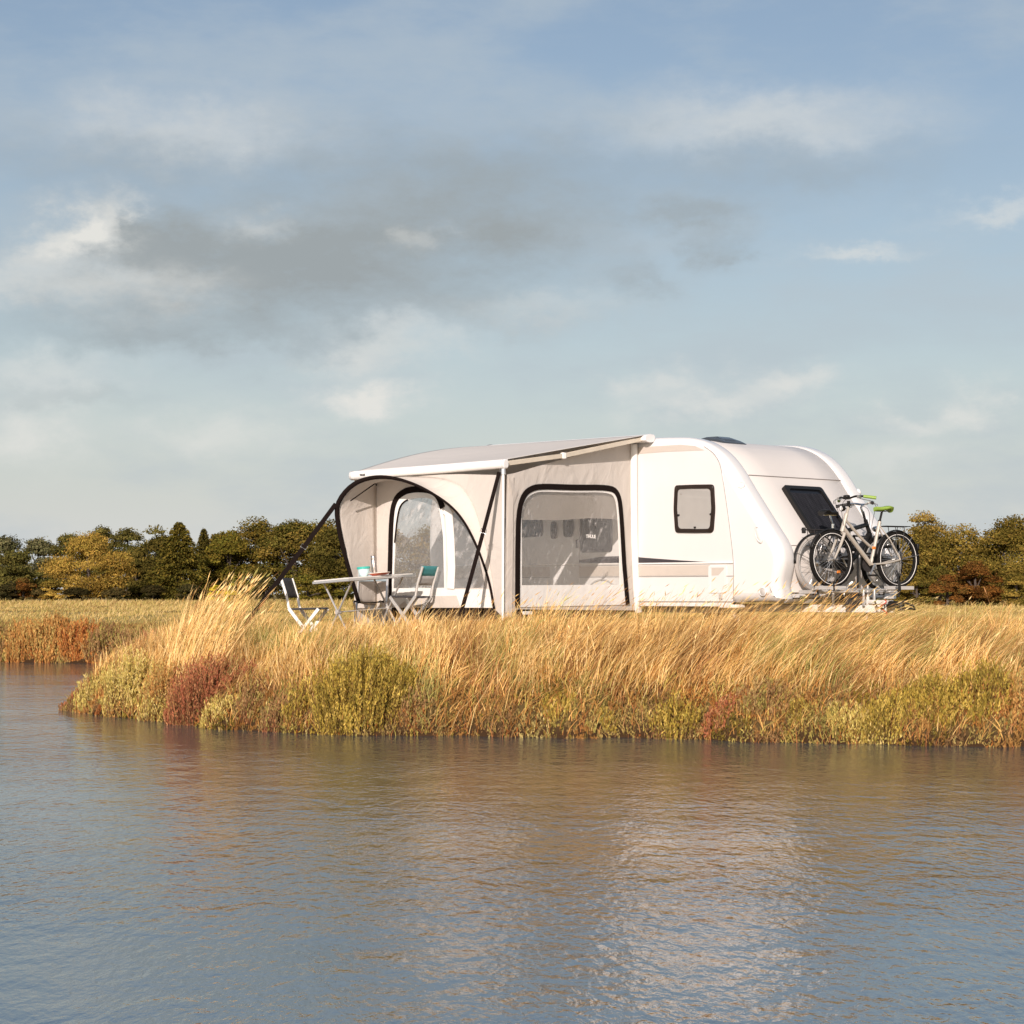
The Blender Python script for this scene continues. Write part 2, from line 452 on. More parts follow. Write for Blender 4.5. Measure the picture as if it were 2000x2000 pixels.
def text_mesh(txt, size, name, material, parent, Mx, bold=.0):
    cu = bpy.data.curves.new(name, 'FONT'); cu.body = txt; cu.size = size; cu.align_x = 'CENTER'; cu.align_y = 'CENTER'
    cu.extrude = .0008; cu.offset = bold
    to = bpy.data.objects.new(name, cu); COL.objects.link(to)
    dg = bpy.context.evaluated_depsgraph_get()
    me = bpy.data.meshes.new_from_object(to.evaluated_get(dg))
    bpy.data.objects.remove(to); bpy.data.curves.remove(cu)
    me.transform(Mx); me.materials.clear(); me.materials.append(material)
    o = bpy.data.objects.new(name, me); link(o, parent)
    return o
def np_mesh(name, v, quads=None, tris=None, col=None, material=None, parent=None):
    me = bpy.data.meshes.new(name)
    nq = 0 if quads is None else len(quads); nt_ = 0 if tris is None else len(tris)
    me.vertices.add(len(v)); me.vertices.foreach_set('co', np.asarray(v, np.float32).ravel())
    loops = []; starts = []
    if nq: loops.append(np.asarray(quads, np.int32).ravel()); starts.append(np.arange(nq) * 4)
    if nt_: loops.append(np.asarray(tris, np.int32).ravel()); starts.append(nq * 4 + np.arange(nt_) * 3)
    lo = np.concatenate(loops); st = np.concatenate(starts).astype(np.int32)
    me.loops.add(len(lo)); me.loops.foreach_set('vertex_index', lo)
    me.polygons.add(nq + nt_); me.polygons.foreach_set('loop_start', st)
    me.update(calc_edges=True)
    if col is not None:
        a = me.color_attributes.new('Col', 'FLOAT_COLOR', 'POINT')
        c4 = np.ones((len(v), 4), np.float32); c4[:, :3] = col
        a.data.foreach_set('color', c4.ravel())
    if material: me.materials.append(material)
    o = bpy.data.objects.new(name, me); link(o, parent)
    return o

# ------------------------------------------------------------------ ground and water
WATER_Z = -1.0
def shore_pt(px, py):
    Y = (CAMZ - WATER_Z) * FPX / (py - HOR); return ((px - 1000) / FPX * Y, Y)
near = [shore_pt(*p) for p in ((2000, 1458), (1800, 1456), (1620, 1452), (1400, 1446), (1200, 1441), (1000, 1440), (800, 1437),
                               (600, 1434), (450, 1424), (300, 1408), (200, 1396), (112, 1386))]
shore = [(160, -20), (60, 17.5), (14, 21.2)] + near + [(-5.75, 30.2), (-5.2, 33), (-4.9, 37), (-5.2, 41), (-6.4, 45), (-9, 48.6), (-13, 50), (-22, 50.6), (-40, 51.5), (-90, 54), (-400, 60)]
shore = np.array(shore)
land_poly = np.vstack([shore, [(-400, 9000), (9000, 9000), (9000, -20)]])
def shore_d(x, y):
    """signed distance to the water's edge, positive on land"""
    x = np.asarray(x, float); y = np.asarray(y, float)
    xs = x + .10 * np.sin(y * 2.3 + 1) + .0; ys = y + .09 * np.sin(x * 3.1) + .06 * np.sin(x * 7.7 + 2)
    d2 = np.full(xs.shape, 1e12)
    for (ax, ay), (bx, by) in zip(shore[:-1], shore[1:]):
        dx, dy = bx - ax, by - ay; L = dx * dx + dy * dy
        t = np.clip(((xs - ax) * dx + (ys - ay) * dy) / L, 0, 1)
        d2 = np.minimum(d2, (xs - ax - t * dx) ** 2 + (ys - ay - t * dy) ** 2)
    ins = np.zeros(xs.shape, bool); P = land_poly; j = len(P) - 1
    for i in range(len(P)):
        xi, yi = P[i]; xj, yj = P[j]
        if yi != yj:
            c = ((yi > ys) != (yj > ys)) & (xs < (xj - xi) * (ys - yi) / (yj - yi) + xi)
            ins ^= c
        j = i
    d = np.sqrt(d2)
    return np.where(ins, d, -d)
def height(x, y):
    d = shore_d(x, y); dp = np.maximum(d, 0)
    h = WATER_Z + .60 * (1 - np.exp(-dp / .45)) + .40 * (1 - np.exp(-dp / 2.2))
    h += np.minimum(dp / 3, 1) * (.03 * np.sin(x * 1.3 + y * .7) + .025 * np.sin(x * .45 - y * 1.1 + 1))
    return np.where(d > 0, h, WATER_Z + np.maximum(-.8, .5 * d))
gx = np.unique(np.concatenate([np.linspace(-9, 9, 151), np.linspace(-40, 40, 81), np.linspace(-200, 200, 41), np.linspace(-3000, 3000, 21)]))
gy = np.unique(np.concatenate([np.linspace(20, 36, 121), np.linspace(36, 60, 61), np.linspace(60, 180, 41), np.linspace(-20, 20, 11), np.linspace(180, 600, 12), np.linspace(600, 6000, 12)]))
GX, GY = np.meshgrid(gx, gy)
GZ = height(GX.ravel(), GY.ravel()).reshape(GX.shape)
nv = len(gx); nu = len(gy)
ii = (np.arange(nu - 1)[:, None] * nv + np.arange(nv - 1)[None, :]).ravel()
gquads = np.stack([ii, ii + 1, ii + nv + 1, ii + nv], 1)
def ground_mat():
    m, nt = new_mat('field_soil_and_thatch'); N = nt.nodes.new; L = nt.links.new
    o = N('ShaderNodeOutputMaterial'); p = N('ShaderNodeBsdfPrincipled'); L(p.outputs[0], o.inputs[0])
    p.inputs['Roughness'].default_value = .95; p.inputs['Specular IOR Level'].default_value = .1
    tc = N('ShaderNodeTexCoord')
    mp = N('ShaderNodeMapping'); mp.inputs['Scale'].default_value = (.35, 1, 1); L(tc.outputs['Object'], mp.inputs[0])
    a = N('ShaderNodeTexNoise'); a.inputs['Scale'].default_value = .35; a.inputs['Detail'].default_value = 8; a.inputs['Roughness'].default_value = .65
    L(mp.outputs[0], a.inputs['Vector'])
    b = N('ShaderNodeTexNoise'); b.inputs['Scale'].default_value = 4; b.inputs['Detail'].default_value = 8; L(mp.outputs[0], b.inputs['Vector'])
    r = N('ShaderNodeValToRGB'); r.color_ramp.elements[0].position = .35; r.color_ramp.elements[0].color = (.15, .105, .04, 1)
    r.color_ramp.elements[1].position = .68; r.color_ramp.elements[1].color = (.36, .26, .10, 1)
    e = r.color_ramp.elements.new(.5); e.color = (.26, .20, .065, 1)
    ad = N('ShaderNodeMath'); ad.operation = 'MULTIPLY_ADD'; L(b.outputs['Fac'], ad.inputs[0]); ad.inputs[1].default_value = .35
    sb = N('ShaderNodeMath'); sb.operation = 'SUBTRACT'; L(a.outputs['Fac'], sb.inputs[0]); sb.inputs[1].default_value = .175
    L(sb.outputs[0], ad.inputs[2]); L(ad.outputs[0], r.inputs[0])
    sp = N('ShaderNodeSeparateXYZ'); L(tc.outputs['Object'], sp.inputs[0])        # wet mud near the waterline
    mr = N('ShaderNodeMapRange'); L(sp.outputs[2], mr.inputs['Value']); mr.inputs['From Min'].default_value = -.95; mr.inputs['From Max'].default_value = -.12
    mx = N('ShaderNodeMix'); mx.data_type = 'RGBA'; L(mr.outputs[0], mx.inputs['Factor']); mx.inputs[6].default_value = (.045, .024, .011, 1); L(r.outputs[0], mx.inputs[7])
    L(mx.outputs[2], p.inputs['Base Color'])
    bp = N('ShaderNodeBump'); bp.inputs['Distance'].default_value = .08; L(b.outputs['Fac'], bp.inputs['Height']); L(bp.outputs[0], p.inputs['Normal'])
    return m
ground = np_mesh('ground', np.stack([GX.ravel(), GY.ravel(), GZ.ravel()], 1), gquads, None, None, ground_mat())
ground.data.shade_smooth(); ground['kind'] = 'structure'

def water_mat():
    m, nt = new_mat('rippled_pond_water'); N = nt.nodes.new; L = nt.links.new
    o = N('ShaderNodeOutputMaterial'); p = N('ShaderNodeBsdfPrincipled'); L(p.outputs[0], o.inputs[0])
    p.inputs['Base Color'].default_value = (.045, .068, .078, 1); p.inputs['Roughness'].default_value = .04; p.inputs['IOR'].default_value = 5.0
    tc = N('ShaderNodeTexCoord')
    def wave(sc_, sx, sy, det, dist):
        mp = N('ShaderNodeMapping'); mp.inputs['Scale'].default_value = (sx, sy, 1); mp.inputs['Rotation'].default_value = (0, 0, R(14))
        L(tc.outputs['Object'], mp.inputs[0])
        n = N('ShaderNodeTexNoise'); n.inputs['Scale'].default_value = sc_; n.inputs['Detail'].default_value = det; n.inputs['Distortion'].default_value = dist
        L(mp.outputs[0], n.inputs['Vector']); return n.outputs['Fac']
    a = wave(8.0, 2.6, .9, 4, .3); b = wave(2.6, 1.7, .9, 4, .3); c = wave(.35, .5, 1.0, 3, .2)
    def mth(op, x, y, z=None):
        q = N('ShaderNodeMath'); q.operation = op
        for i_, w in enumerate((x, y, z)):
            if w is None: continue
            if isinstance(w, float): q.inputs[i_].default_value = w
            else: L(w, q.inputs[i_])
        return q.outputs[0]
    gust = N('ShaderNodeMapRange'); L(c, gust.inputs['Value']); gust.inputs['From Min'].default_value = .35; gust.inputs['From Max'].default_value = .65
    gust.inputs['To Min'].default_value = .55; gust.inputs['To Max'].default_value = 1.15
    h = mth('MULTIPLY', mth('MULTIPLY_ADD', b, 2.2, a), gust.outputs[0])
    bp = N('ShaderNodeBump'); bp.inputs['Distance'].default_value = .010; bp.inputs['Strength'].default_value = 1.0
    L(h, bp.inputs['Height']); L(bp.outputs[0], p.inputs['Normal'])
    return m
wb_ = MB(); wb_.add([(-600, -60, WATER_Z), (600, -60, WATER_Z), (600, 75, WATER_Z), (-600, 75, WATER_Z)], [(0, 1, 2, 3)])
water = wb_.build('water', water_mat(), smooth=False); water['kind'] = 'structure'
def gz(x, y): return float(height(np.array([x]), np.array([y]))[0])

# ------------------------------------------------------------------ the caravan's own frame: x = forward along its side, y = across, z = up
OX, OY, CC = 1.943, 31.07, math.sqrt(.5)
FRAME_RZ = R(-45)
def toW(s, t, z=0): return Vector((OX + CC * (s + t), OY - CC * s + CC * t, z))
def T(px, py, t):
    k_ = (px - 1000) / FPX; s = (k_ * (OY + CC * t) - OX - CC * t) / (CC * (1 + k_)); Y = OY - CC * s + CC * t
    return Vector((s, t, CAMZ - (py - HOR) / FPX * Y))
def S(px, py, s):
    k_ = (px - 1000) / FPX; t = (k_ * (OY - CC * s) - OX - CC * s) / (CC * (1 - k_)); Y = OY - CC * s + CC * t
    return Vector((s, t, CAMZ - (py - HOR) / FPX * Y))
def Ts(pts, t): return [T(x, y, t) for x, y in pts]
def Ss(pts, s): return [S(x, y, s) for x, y in pts]

# ------------------------------------------------------------------ caravan
CW = 2.72
CT = 1.30                         # where the drawbar meets, across the front
caravan = empty('caravan', (OX, OY, 0), FRAME_RZ, 'white touring caravan with rounded nose and dark tilted front window', 'caravan')
front_px = [(1340, 853), (1368, 857), (1394, 868), (1418, 887), (1440, 916), (1457, 946), (1480, 983), (1505, 1023), (1525, 1054), (1534, 1074), (1537, 1094), (1534, 1118), (1529, 1140), (1528, 1152), (1533, 1160), (1532, 1176)]
fp = [Vector((q.x, q.z)) for q in (T(x, y, .12) for x, y in front_px)]
z0 = fp[0].y
zb = .385
prof = fp + [Vector((fp[-1].x - .05, zb)), Vector((1.2, zb)), Vector((-4.3, zb)), Vector((-4.5, zb)), Vector((-4.6, .9)), Vector((-4.6, 1.7)), Vector((-4.5, 2.2)),
             Vector((-4.25, z0 - .12)), Vector((-3.8, z0 + .0)), Vector((-2.0, z0 + .03)), Vector((-.2, z0 + .02))]
prof = chaikin(prof, 2, True)
prof = resample(prof + [prof[0]], 181)[:-1]
NP = len(prof)
# clockwise (roof runs forward then down): outward normal to the left of travel
pn = []
for i in range(NP):
    t_ = (prof[(i + 1) % NP] - prof[i - 1]).normalized(); pn.append(Vector((-t_.y, t_.x)))
def PP(i, t, ins=0.0):
    q = prof[i % NP] - pn[i % NP] * ins
    return Vector((q.x, t, q.y))
rr = .13
half = [(rr * (1 - math.cos(R(a))), rr * (1 - math.sin(R(a)))) for a in range(0, 91, 15)] + [(.22, 0), (.275, .004), (.31, .014), (.325, .024), (.329, .055)]
cross = half + [(CW - t, q) for t, q in half[::-1]]
b = MB()
b.grid([[PP(i, t, q) for t, q in cross] for i in range(NP)], closed_u=True)
bt = [PP(i, 0, rr) for i in range(NP)]
b.poly(bt); b.poly([Vector((q.x, CW, q.z)) for q in bt])
body = b.build('body', M['hoop'], caravan, angle=40)
# panels between the hoops
def idx_z(py, px):          # profile index on the nose at a picture height
    q = T(px, py, .12); return min((i for i in range(NP) if prof[i].x > .5), key=lambda i: abs(prof[i].y - q.z) + abs(prof[i].x - q.x))
i_roof = min(range(NP), key=lambda i: (prof[i] - Vector((T(1394, 868, .12).x, T(1394, 868, .12).z))).length)
i_s1 = idx_z(924, 1445); i_s2 = idx_z(1057, 1527); i_bot = idx_z(1152, 1528)
i_back = min(range(NP), key=lambda i: (prof[i] - Vector((-4.25, z0 - .12))).length)
def strip(name, i0, i1, material, ins=.026, t0=.334, t1=CW - .334):
    bb = MB(); n_ = (i1 - i0) % NP
    rows = []
    for q in range(n_ + 1):
        i = i0 + q
        rows.append([PP(i, t0, .052), PP(i, t0, ins + .006), PP(i, t0 + .008, ins)] + [PP(i, t0 + (t1 - t0) * f, ins) for f in (.25, .5, .75)] + [PP(i, t1 - .008, ins), PP(i, t1, ins + .006), PP(i, t1, .052)])
    bb.grid(rows)
    return bb.build(name, material, caravan, angle=40)
strip('roof_panel', i_back, i_roof, M['panel'])
strip('front_panel', i_roof, i_s1, M['panel'])
strip('front_panel', i_s1, i_s2, M['panel'], .029)
strip('front_panel', i_s2, i_bot, M['panel'], .024)
i_end = min(range(NP), key=lambda i: (prof[i] - Vector((prof[i_bot].x - .10, zb))).length)
strip('bumper', i_bot + 1, i_end, M['hoop'], -.012, .20, CW - .20)
# thin shadow gap lines are the real joints: a narrow dark gasket sits in each
for i in (i_s1, i_s2):
    g = MB(); g.tube([PP(i, .335 + (CW - .67) * f, .024) for f in np.linspace(0, 1, 9)], .006, 6); g.build('gasket', M['seam'], caravan)
# side wall skin, set proud of the body flank
def sidepoly(name, pts, material, off=-.006, rounded=0, parent=None):
    p = Ts(pts, 0)
    if rounded: p = fillet(p, rounded)
    bb = MB(); bb.slab(p, (0, off, 0)); return bb.build(name, material, parent or caravan, angle=30)
skin_px = [(1376, 872), (1394, 884), (1408, 905), (1415, 950), (1423, 1005), (1430, 1062), (1434, 1100), (1433, 1177)]
skin = Ts(skin_px, 0)
zt, zs = T(1376, 872, 0).z, T(1433, 1177, 0).z
side_outline = skin + [Vector((-4.25, 0, zs)), Vector((-4.4, 0, 1.2)), Vector((-4.25, 0, 2.2)), Vector((-3.9, 0, zt))]
bb = MB(); bb.slab(side_outline, (0, -.010, 0)); bb.build('side_wall', M['body'], caravan, angle=30)
D = -.014
sidepoly('roof_band', [(1243, 874), (1330, 868.5), (1358, 871), (1377, 879.5), (1300, 882.5), (1243, 887)], M['band'], D)
# long trim rail, charcoal swoosh, beige band
zr = T(1340, 1100, 0).z; sl = T(1433, 1100, 0).x
bb = MB(); bb.box(((sl - 4.2) / 2, -.02, zr), (sl + 4.2, .02, .022)); bb.build('trim_rail', M['trimrail'], caravan, bevel=.004)
sidepoly('swoosh_stripe', [(1075, 1100), (1130, 1094.5), (1180, 1087), (1225, 1086), (1262, 1089.5), (1330, 1094.5), (1392, 1098.2), (1392, 1099), (1240, 1099.2)], M['dark_stripe'], D)
zb0 = T(1340, 1104, 0).z; zb1 = T(1340, 1124, 0).z; se = T(1388, 1110, 0).x
bb = MB(); bb.box(((se - 4.2) / 2, -.012, (zb0 + zb1) / 2), (se + 4.2, .008, zb0 - zb1)); bb.build('side_band', M['band'], caravan)
bb = MB(); bb.box(((sl - 4.2) / 2, -.0125, zb1 - .012), (sl + 4.2, .006, .008)); bb.build('seam_strip', M['seam'], caravan)
bb = MB(); bb.box(((sl - 4.2) / 2, -.013, T(1340, 1177.5, 0).z + .02), (sl + 4.2, .006, .008)); bb.build('seam_strip', M['seam'], caravan)
# bottom sill
bb = MB(); zq = T(1340, 1184, 0).z
bb.box(((sl - 4.25) / 2 - .02, .02, (zq + zs) / 2 - .004), (sl + 4.2, .05, zs - zq)); bb.build('sill', M['body'], caravan, bevel=.01)
# hoop seam on the flank
bb = MB(); bb.tube([q + Vector((0, -.010, 0)) for q in resample(chaikin(skin, 2, False), 40)], .004, 5); bb.build('gasket', M['seam'], caravan)
# side window
def window_on_side(name, pts, inset, fm, pm, off=-.035, rad=.055):
    p = fillet(Ts(pts, 0), rad); c = (Vector([max(q[i] for q in p) for i in range(3)]) + Vector([min(q[i] for q in p) for i in range(3)])) / 2
    hole = []
    for q in p:
        d = q - c; hole.append(c + Vector((d.x - math.copysign(min(abs(d.x), inset), d.x), 0, d.z - math.copysign(min(abs(d.z), inset), d.z))))
    bb = MB(); o = Vector((0, off, 0))
    n_ = len(p)
    bb.grid([[q + Vector((0, -.008, 0)) for q in p], [q + o * .8 for q in p], [c + (q - c) * .985 + o for q in p], [c + (q - c) * 1.01 + o for q in hole], [q + o * .75 for q in hole], [q + o * .4 for q in hole]], closed_v=True)
    f = bb.build(name, fm, caravan, angle=50)
    bb = MB(); bb.poly([q + o * .55 for q in hole]); pane = bb.build('pane', pm, f)
    return f
wf = window_on_side('side_window', [(1320, 948), (1358, 946.5), (1396, 946), (1398.5, 995), (1395, 1040.5), (1358, 1041), (1321, 1040.5), (1318, 995)], .055, M['frame_brown'], M['pane_sky'])
for (px, py) in ((1325, 1006), (1388, 1004), (1357, 1030)):
    bb = MB(); q = T(px, py, -.03); bb.box(q, (.03, .02, .022)); bb.build('latch', M['black'], wf, bevel=.004)
# the warning mark in the corner of the pane
bb = MB(); q = T(1330, 965, -.0235); bb.poly([q + Vector((-.014, 0, -.012)), q + Vector((.014, 0, -.012)), q + Vector((0, 0, .016))]); bb.build('warning_mark', M['seam'], wf)
# windows and door seen through the tent
window_on_side('side_window', [(975, 1013), (1020, 1011), (1060, 1009), (1062, 1030), (1060, 1048), (1020, 1050), (975, 1052), (973, 1030)], .03, M['black'], M['pane_dark'])
window_on_side('side_window', [(1136, 1003), (1165, 1002), (1197, 1001), (1198, 1040), (1197, 1078), (1165, 1079), (1136, 1080), (1135, 1040)], .03, M['black'], M['pane_dark'])
dq = fillet(Ts([(1076, 905), (1132, 902), (1133, 1050), (1132, 1172), (1076, 1174), (1075, 1050)], 0), .08)
bb = MB(); bb.slab(dq, (0, -.02, 0)); door = bb.build('door', M['body'], caravan, angle=30)
for pts in ([(1081, 1019), (1089, 1018), (1090, 1035), (1089, 1052), (1081, 1053), (1080, 1035)], [(1105, 1013), (1122, 1012), (1123, 1030), (1121, 1048), (1106, 1049), (1104, 1030)]):
    w = window_on_side('door_window', pts, .012, M['black'], M['pane_dark'], -.055, .04); w.parent = door
bb = MB(); bb.box(T(1127, 1062, -.03), (.03, .03, .12)); bb.build('handle', M['dkgrey'], door, bevel=.006)
# service hatch
hp = fillet(Ts([(1385.5, 1105), (1420, 1104.5), (1420, 1158), (1385.5, 1158)], 0), .02, 3)
hi = fillet(Ts([(1389, 1109), (1416.5, 1108.6), (1416.5, 1154.5), (1389, 1155)], 0), .015, 3)
bb = MB(); bb.slab(hp, (0, -.022, 0), [hi]); hatch = bb.build('service_hatch', M['hoop'], caravan, angle=30)
bb = MB(); bb.poly([q + Vector((0, -.017, 0)) for q in hi]); bb.build('flap', M['body'], hatch)
bb = MB(); bb.slab(Ts([(1390, 1109.5), (1416, 1109), (1403, 1123.5), (1390, 1124)], -.0175), (0, -.002, 0)); bb.build('band_print', M['band'], hatch)
bb = MB(); q = T(1409, 1165, 0); bb.box(q + Vector((0, -.018, 0)), (.055, .02, .065)); bb.build('socket_cover', M['light_grey'], caravan, bevel=.006)
# front window, on the sloping nose
i_wt = idx_z(951, 1460); i_wb = idx_z(1042, 1518)
ARC = [0]
for i in range(i_wt, i_wb + 12): ARC.append(ARC[-1] + (prof[(i + 1) % NP] - prof[i % NP]).length)
WL = ARC[i_wb - i_wt]
def nose(u, t, off):
    u = max(0, u); j = 0
    while j < len(ARC) - 2 and ARC[j + 1] < u: j += 1
    f = (u - ARC[j]) / (ARC[j + 1] - ARC[j]); a, c = PP(i_wt + j, t, -off), PP(i_wt + j + 1, t, -off)
    return a.lerp(c, f)
tw0 = S(1527, 951, prof[i_wt].x).y; tw1 = S(1602, 952, prof[i_wt].x).y
print('front window t', tw0, tw1, 'nose s', max(q.x for q in prof), 'roof z', z0, 'len', WL)
def rrect(u0, u1, t0, t1, r, n=5):
    out = []
    for (cu, ct, a0) in ((u1 - r, t1 - r, 0), (u0 + r, t1 - r, 90), (u0 + r, t0 + r, 180), (u1 - r, t0 + r, 270)):
        for j in range(n + 1):
            a = R(a0 + 90 * j / n); out.append((cu + r * math.cos(a), ct + r * math.sin(a)))
    return out
def dens(l, m=3):
    o = []
    for (a, c) in zip(l, l[1:] + l[:1]):
        for j in range(m): o.append((a[0] + (c[0] - a[0]) * j / m, a[1] + (c[1] - a[1]) * j / m))
    return o
ou = dens(rrect(0, WL, tw0, tw1, .05)); inn = dens(rrect(.06, WL - .06, tw0 + .06, tw1 - .06, .07))
ot = .035
bb = MB(); bb.grid([[nose(u, t, -.04) for u, t in ou], [nose(u, t, .03) for u, t in ou], [nose(u, t, ot) for u, t in inn], [nose(u, t, .0) for u, t in inn]], closed_v=True)
fw = bb.build('front_window', M['black'], caravan, angle=50)
rows = [[nose(.02 + (WL - .04) * i / 10, tw0 + .03 + (tw1 - tw0 - .06) * j / 4, .012) for j in range(5)] for i in range(11)]
bb = MB(); bb.grid(rows); bb.build('pane', M['pane_dark'], fw)
bb = MB()
for j in range(22):
    t = tw0 + .10 + (tw1 - tw0 - .2) * j / 21
    bb.tube([nose(.12 + (WL - .2) * f, t, .014) for f in np.linspace(0, 1, 7)], .006, 5)
bb.build('pleated_blind', M['curtain'], fw)
# skylight on the roof
bb = MB(); sx = (T(1392, 858, .55).x) + .02
for (dz, g_) in ((0, 1),):
    base = [(-.30, -.32), (.14, -.32), (.14, .32), (-.30, .32)]
    ringz = lambda s_, zz: [Vector((sx + x * s_, .85 + y * s_, zz + (-.06 * max(0, x + .1) / .2))) for x, y in [(q[0], q[1]) for q in fillet([Vector((a, c, 0)) for a, c in base], .1)]]
    bb.grid([ringz(1, z0 - .09), ringz(1, z0 - .03), ringz(.94, z0 + .0), ringz(.75, z0 + .022), ringz(.4, z0 + .032)], closed_v=True); bb.poly(ringz(.4, z0 + .032))
bb.build('skylight', M['smoke'], caravan, angle=50)
# marker lights, oval grips and fog lights on the hoops (both sides)
def disc_on(name, px, py, rx, rz_, material, t=None, proud=.02):
    i = idx_z(py, px); ins = .01
    c = T(px, py, 0)
    q = Vector((c.x, 0, c.z))
    return q
def lamp(name, c, nrm_, ru, rv, axis_u, ring_m, lens_m, h=.02):
    nrm_ = Vector(nrm_).normalized(); u = (Vector(axis_u) - nrm_ * nrm_.dot(Vector(axis_u))).normalized(); v = nrm_.cross(u)
    n_ = 20; bb = MB()
    rings = []
    for (f, hh) in ((1.18, -.02), (1.18, h * .6), (1.0, h), (.9, h * .55)):
        rings.append([c + u * ru * f * math.cos(2 * math.pi * j / n_) + v * rv * f * math.sin(2 * math.pi * j / n_) + nrm_ * hh for j in range(n_)])
    bb.grid(rings, closed_v=True); o = bb.build(name, ring_m, caravan, angle=40)
    bb = MB(); rings = []
    for (f, hh) in ((.92, h * .4), (.75, h * .75), (.4, h * .95), (.02, h)):
        rings.append([c + u * ru * f * math.cos(2 * math.pi * j / n_) + v * rv * f * math.sin(2 * math.pi * j / n_) + nrm_ * hh for j in range(n_)])
    bb.grid(rings, closed_v=True); bb.build('lens', lens_m, o, angle=60)
def hoop_pt(px, py, t=.055):
    q = T(px, py, t); return q
for right in (0, 1):
    for (nm, px, py, ru, rv, lm, ax) in (('marker_light', 1450, 941, .04, .04, M['lens'], (0, 0, 1)), ('grip_recess', 1487, 1044, .105, .05, M['hoop'], (-.35, 0, 1)), ('fog_light', 1495, 1156, .05, .05, M['light_grey'], (0, 0, 1))):
        q = T(px, py, .045); i = min((i for i in range(NP) if prof[i].x > .6), key=lambda i: (prof[i] - Vector((q.x, q.z))).length)
        d = (prof[i] - Vector((q.x, q.z))).length
        # nearest point on the rounded corner of the hoop
        dd = min(d, rr); ph = math.asin(max(0, min(1, 1 - dd / rr))); t = rr * (1 - math.cos(ph))
        n3 = Vector((pn[i].x * math.sin(ph), -math.cos(ph), pn[i].y * math.sin(ph)))
        c = PP(i, t, dd if d <= rr else d)
        if d > rr: c = Vector((q.x, -.002, q.z)); n3 = Vector((0, -1, 0))
        if right: c = Vector((c.x, CW - c.y, c.z)); n3 = Vector((n3.x, -n3.y, n3.z))
        lamp(nm, c, n3, ru, rv, ax, M['hoop'], lm)
# running gear and drawbar
bb = MB(); bb.beam((-4.2, .35, .30), (1.0, .35, .30), .07, .12); bb.beam((-4.2, CW - .35, .30), (1.0, CW - .35, .30), .07, .12)
bb.build('chassis_rail', M['galv'], caravan)
sw = T(1177, 1170, 0).x
wl_ = [(.165, -.09), (.29, -.095), (.315, -.06), (.315, .06), (.29, .095), (.165, .09)]
Mw = Matrix.Translation((sw, .12, .315)) @ Matrix.Rotation(R(90), 4, 'X')
bb = MB(); bb.lathe(wl_, 28, Mw); wh = bb.build('wheel', M['rubber'], caravan)
bb = MB(); bb.lathe([(.0, .03), (.12, .05), (.175, .085), (.18, -.08)], 24, Mw); bb.build('rim', M['alu'], wh)
bb = MB(); bb.tube([Vector((sw + .36 * math.cos(R(a)), -.012, .36 + .34 * math.sin(R(a)))) for a in range(5, 176, 10)], .014, 6); bb.build('wheel_arch', M['light_grey'], caravan)
bb = MB(); bb.lathe(wl_, 28, Matrix.Translation((sw, CW - .12, .315)) @ Matrix.Rotation(R(90), 4, 'X')); bb.build('wheel', M['rubber'], caravan)
tip = Vector((3.05, CT, .30))
bb = MB()
for t_ in (.30, CW - .30):
    bb.beam((1.0, t_, .315), (tip.x, CT + (t_ - CT) * .07, .30), .055, .10)
bb.build('drawbar', M['galv'], caravan, bevel=.006)
bb = MB(); bb.beam((2.55, CT, .40), (3.05, CT, .385), .20, .055); bb.build('drawbar_cover', M['galv'], caravan, bevel=.012)
bb = MB(); bb.box((2.39, CT, .44), (.30, .42, .14)); bb.build('gas_step', M['dkgrey'], caravan, bevel=.012)
bb = MB(); bb.tube([(3.03, CT, .36), (3.15, CT, .36), (3.23, CT, .35)], [.05, .045, .04], 12)
bb.tube([(3.23, CT, .39), (3.23, CT, .28)], [.045, .05], 12); hitch = bb.build('hitch', M['black'], caravan)
bb = MB(); h0 = S(1753, 1166, 3.19); h1 = S(1742, 1122, 3.17); h1.y = h0.y = CT
bb.tube([h0, h0.lerp(h1, .5) + Vector((.02, 0, 0)), h1], [.016, .014, .014], 8)
bb.tube([h1 + Vector((0, -.02, 0)), h1 + Vector((-.02, -.02, .05)), h1 + Vector((-.03, .02, .05)), h1 + Vector((0, .02, -.02))], .012, 6, closed=True)
bb.build('hitch_lever', M['black'], hitch)
bb = MB(); g0 = Vector((3.25, CT, .40))
bb.tube([g0, g0 + Vector((.16, .03, -.06)), g0 + Vector((.17, .05, -.10)), g0 + Vector((.02, 0, -.09))], .016, 8, closed=True); bb.build('stabiliser_handle', M['black'], hitch)
bb = MB(); bb.tube([Vector((3.09, 1.10, .42)) + Vector((.03 * math.sin(f * 9), .04 * math.cos(f * 7), -.20 * f)) for f in np.linspace(0, 1, 14)], .008, 6); bb.build('brake_cable', M['red'], hitch)
bb = MB(); bb.tube([(3.01, 1.02, .40), (3.09, .98, .30), (3.15, 1.04, .36), (3.09, 1.12, .30), (3.04, 1.0, .33)], .012, 6); bb.build('power_cable', M['black'], hitch)
jx, jy = 2.75, 1.22
jg = gz(*toW(jx, jy).xy)
bb = MB(); bb.tube([(jx, jy, .46), (jx, jy, jg + .16)], .024, 10); bb.tube([(jx, jy, .62), (jx, jy, .46)], .012, 8)
bb.box((jx, jy, jg + .14), (.05, .09, .07))
jw = bb.build('jockey_wheel', M['galv'], caravan)
bb = MB(); bb.lathe([(.03, -.03), (.09, -.032), (.10, -.02), (.10, .02), (.09, .032), (.03, .03)], 20, Matrix.Translation((jx, jy, jg + .095)) @ Matrix.Rotation(R(90), 4, 'X')); bb.build('tyre', M['rubber'], jw)
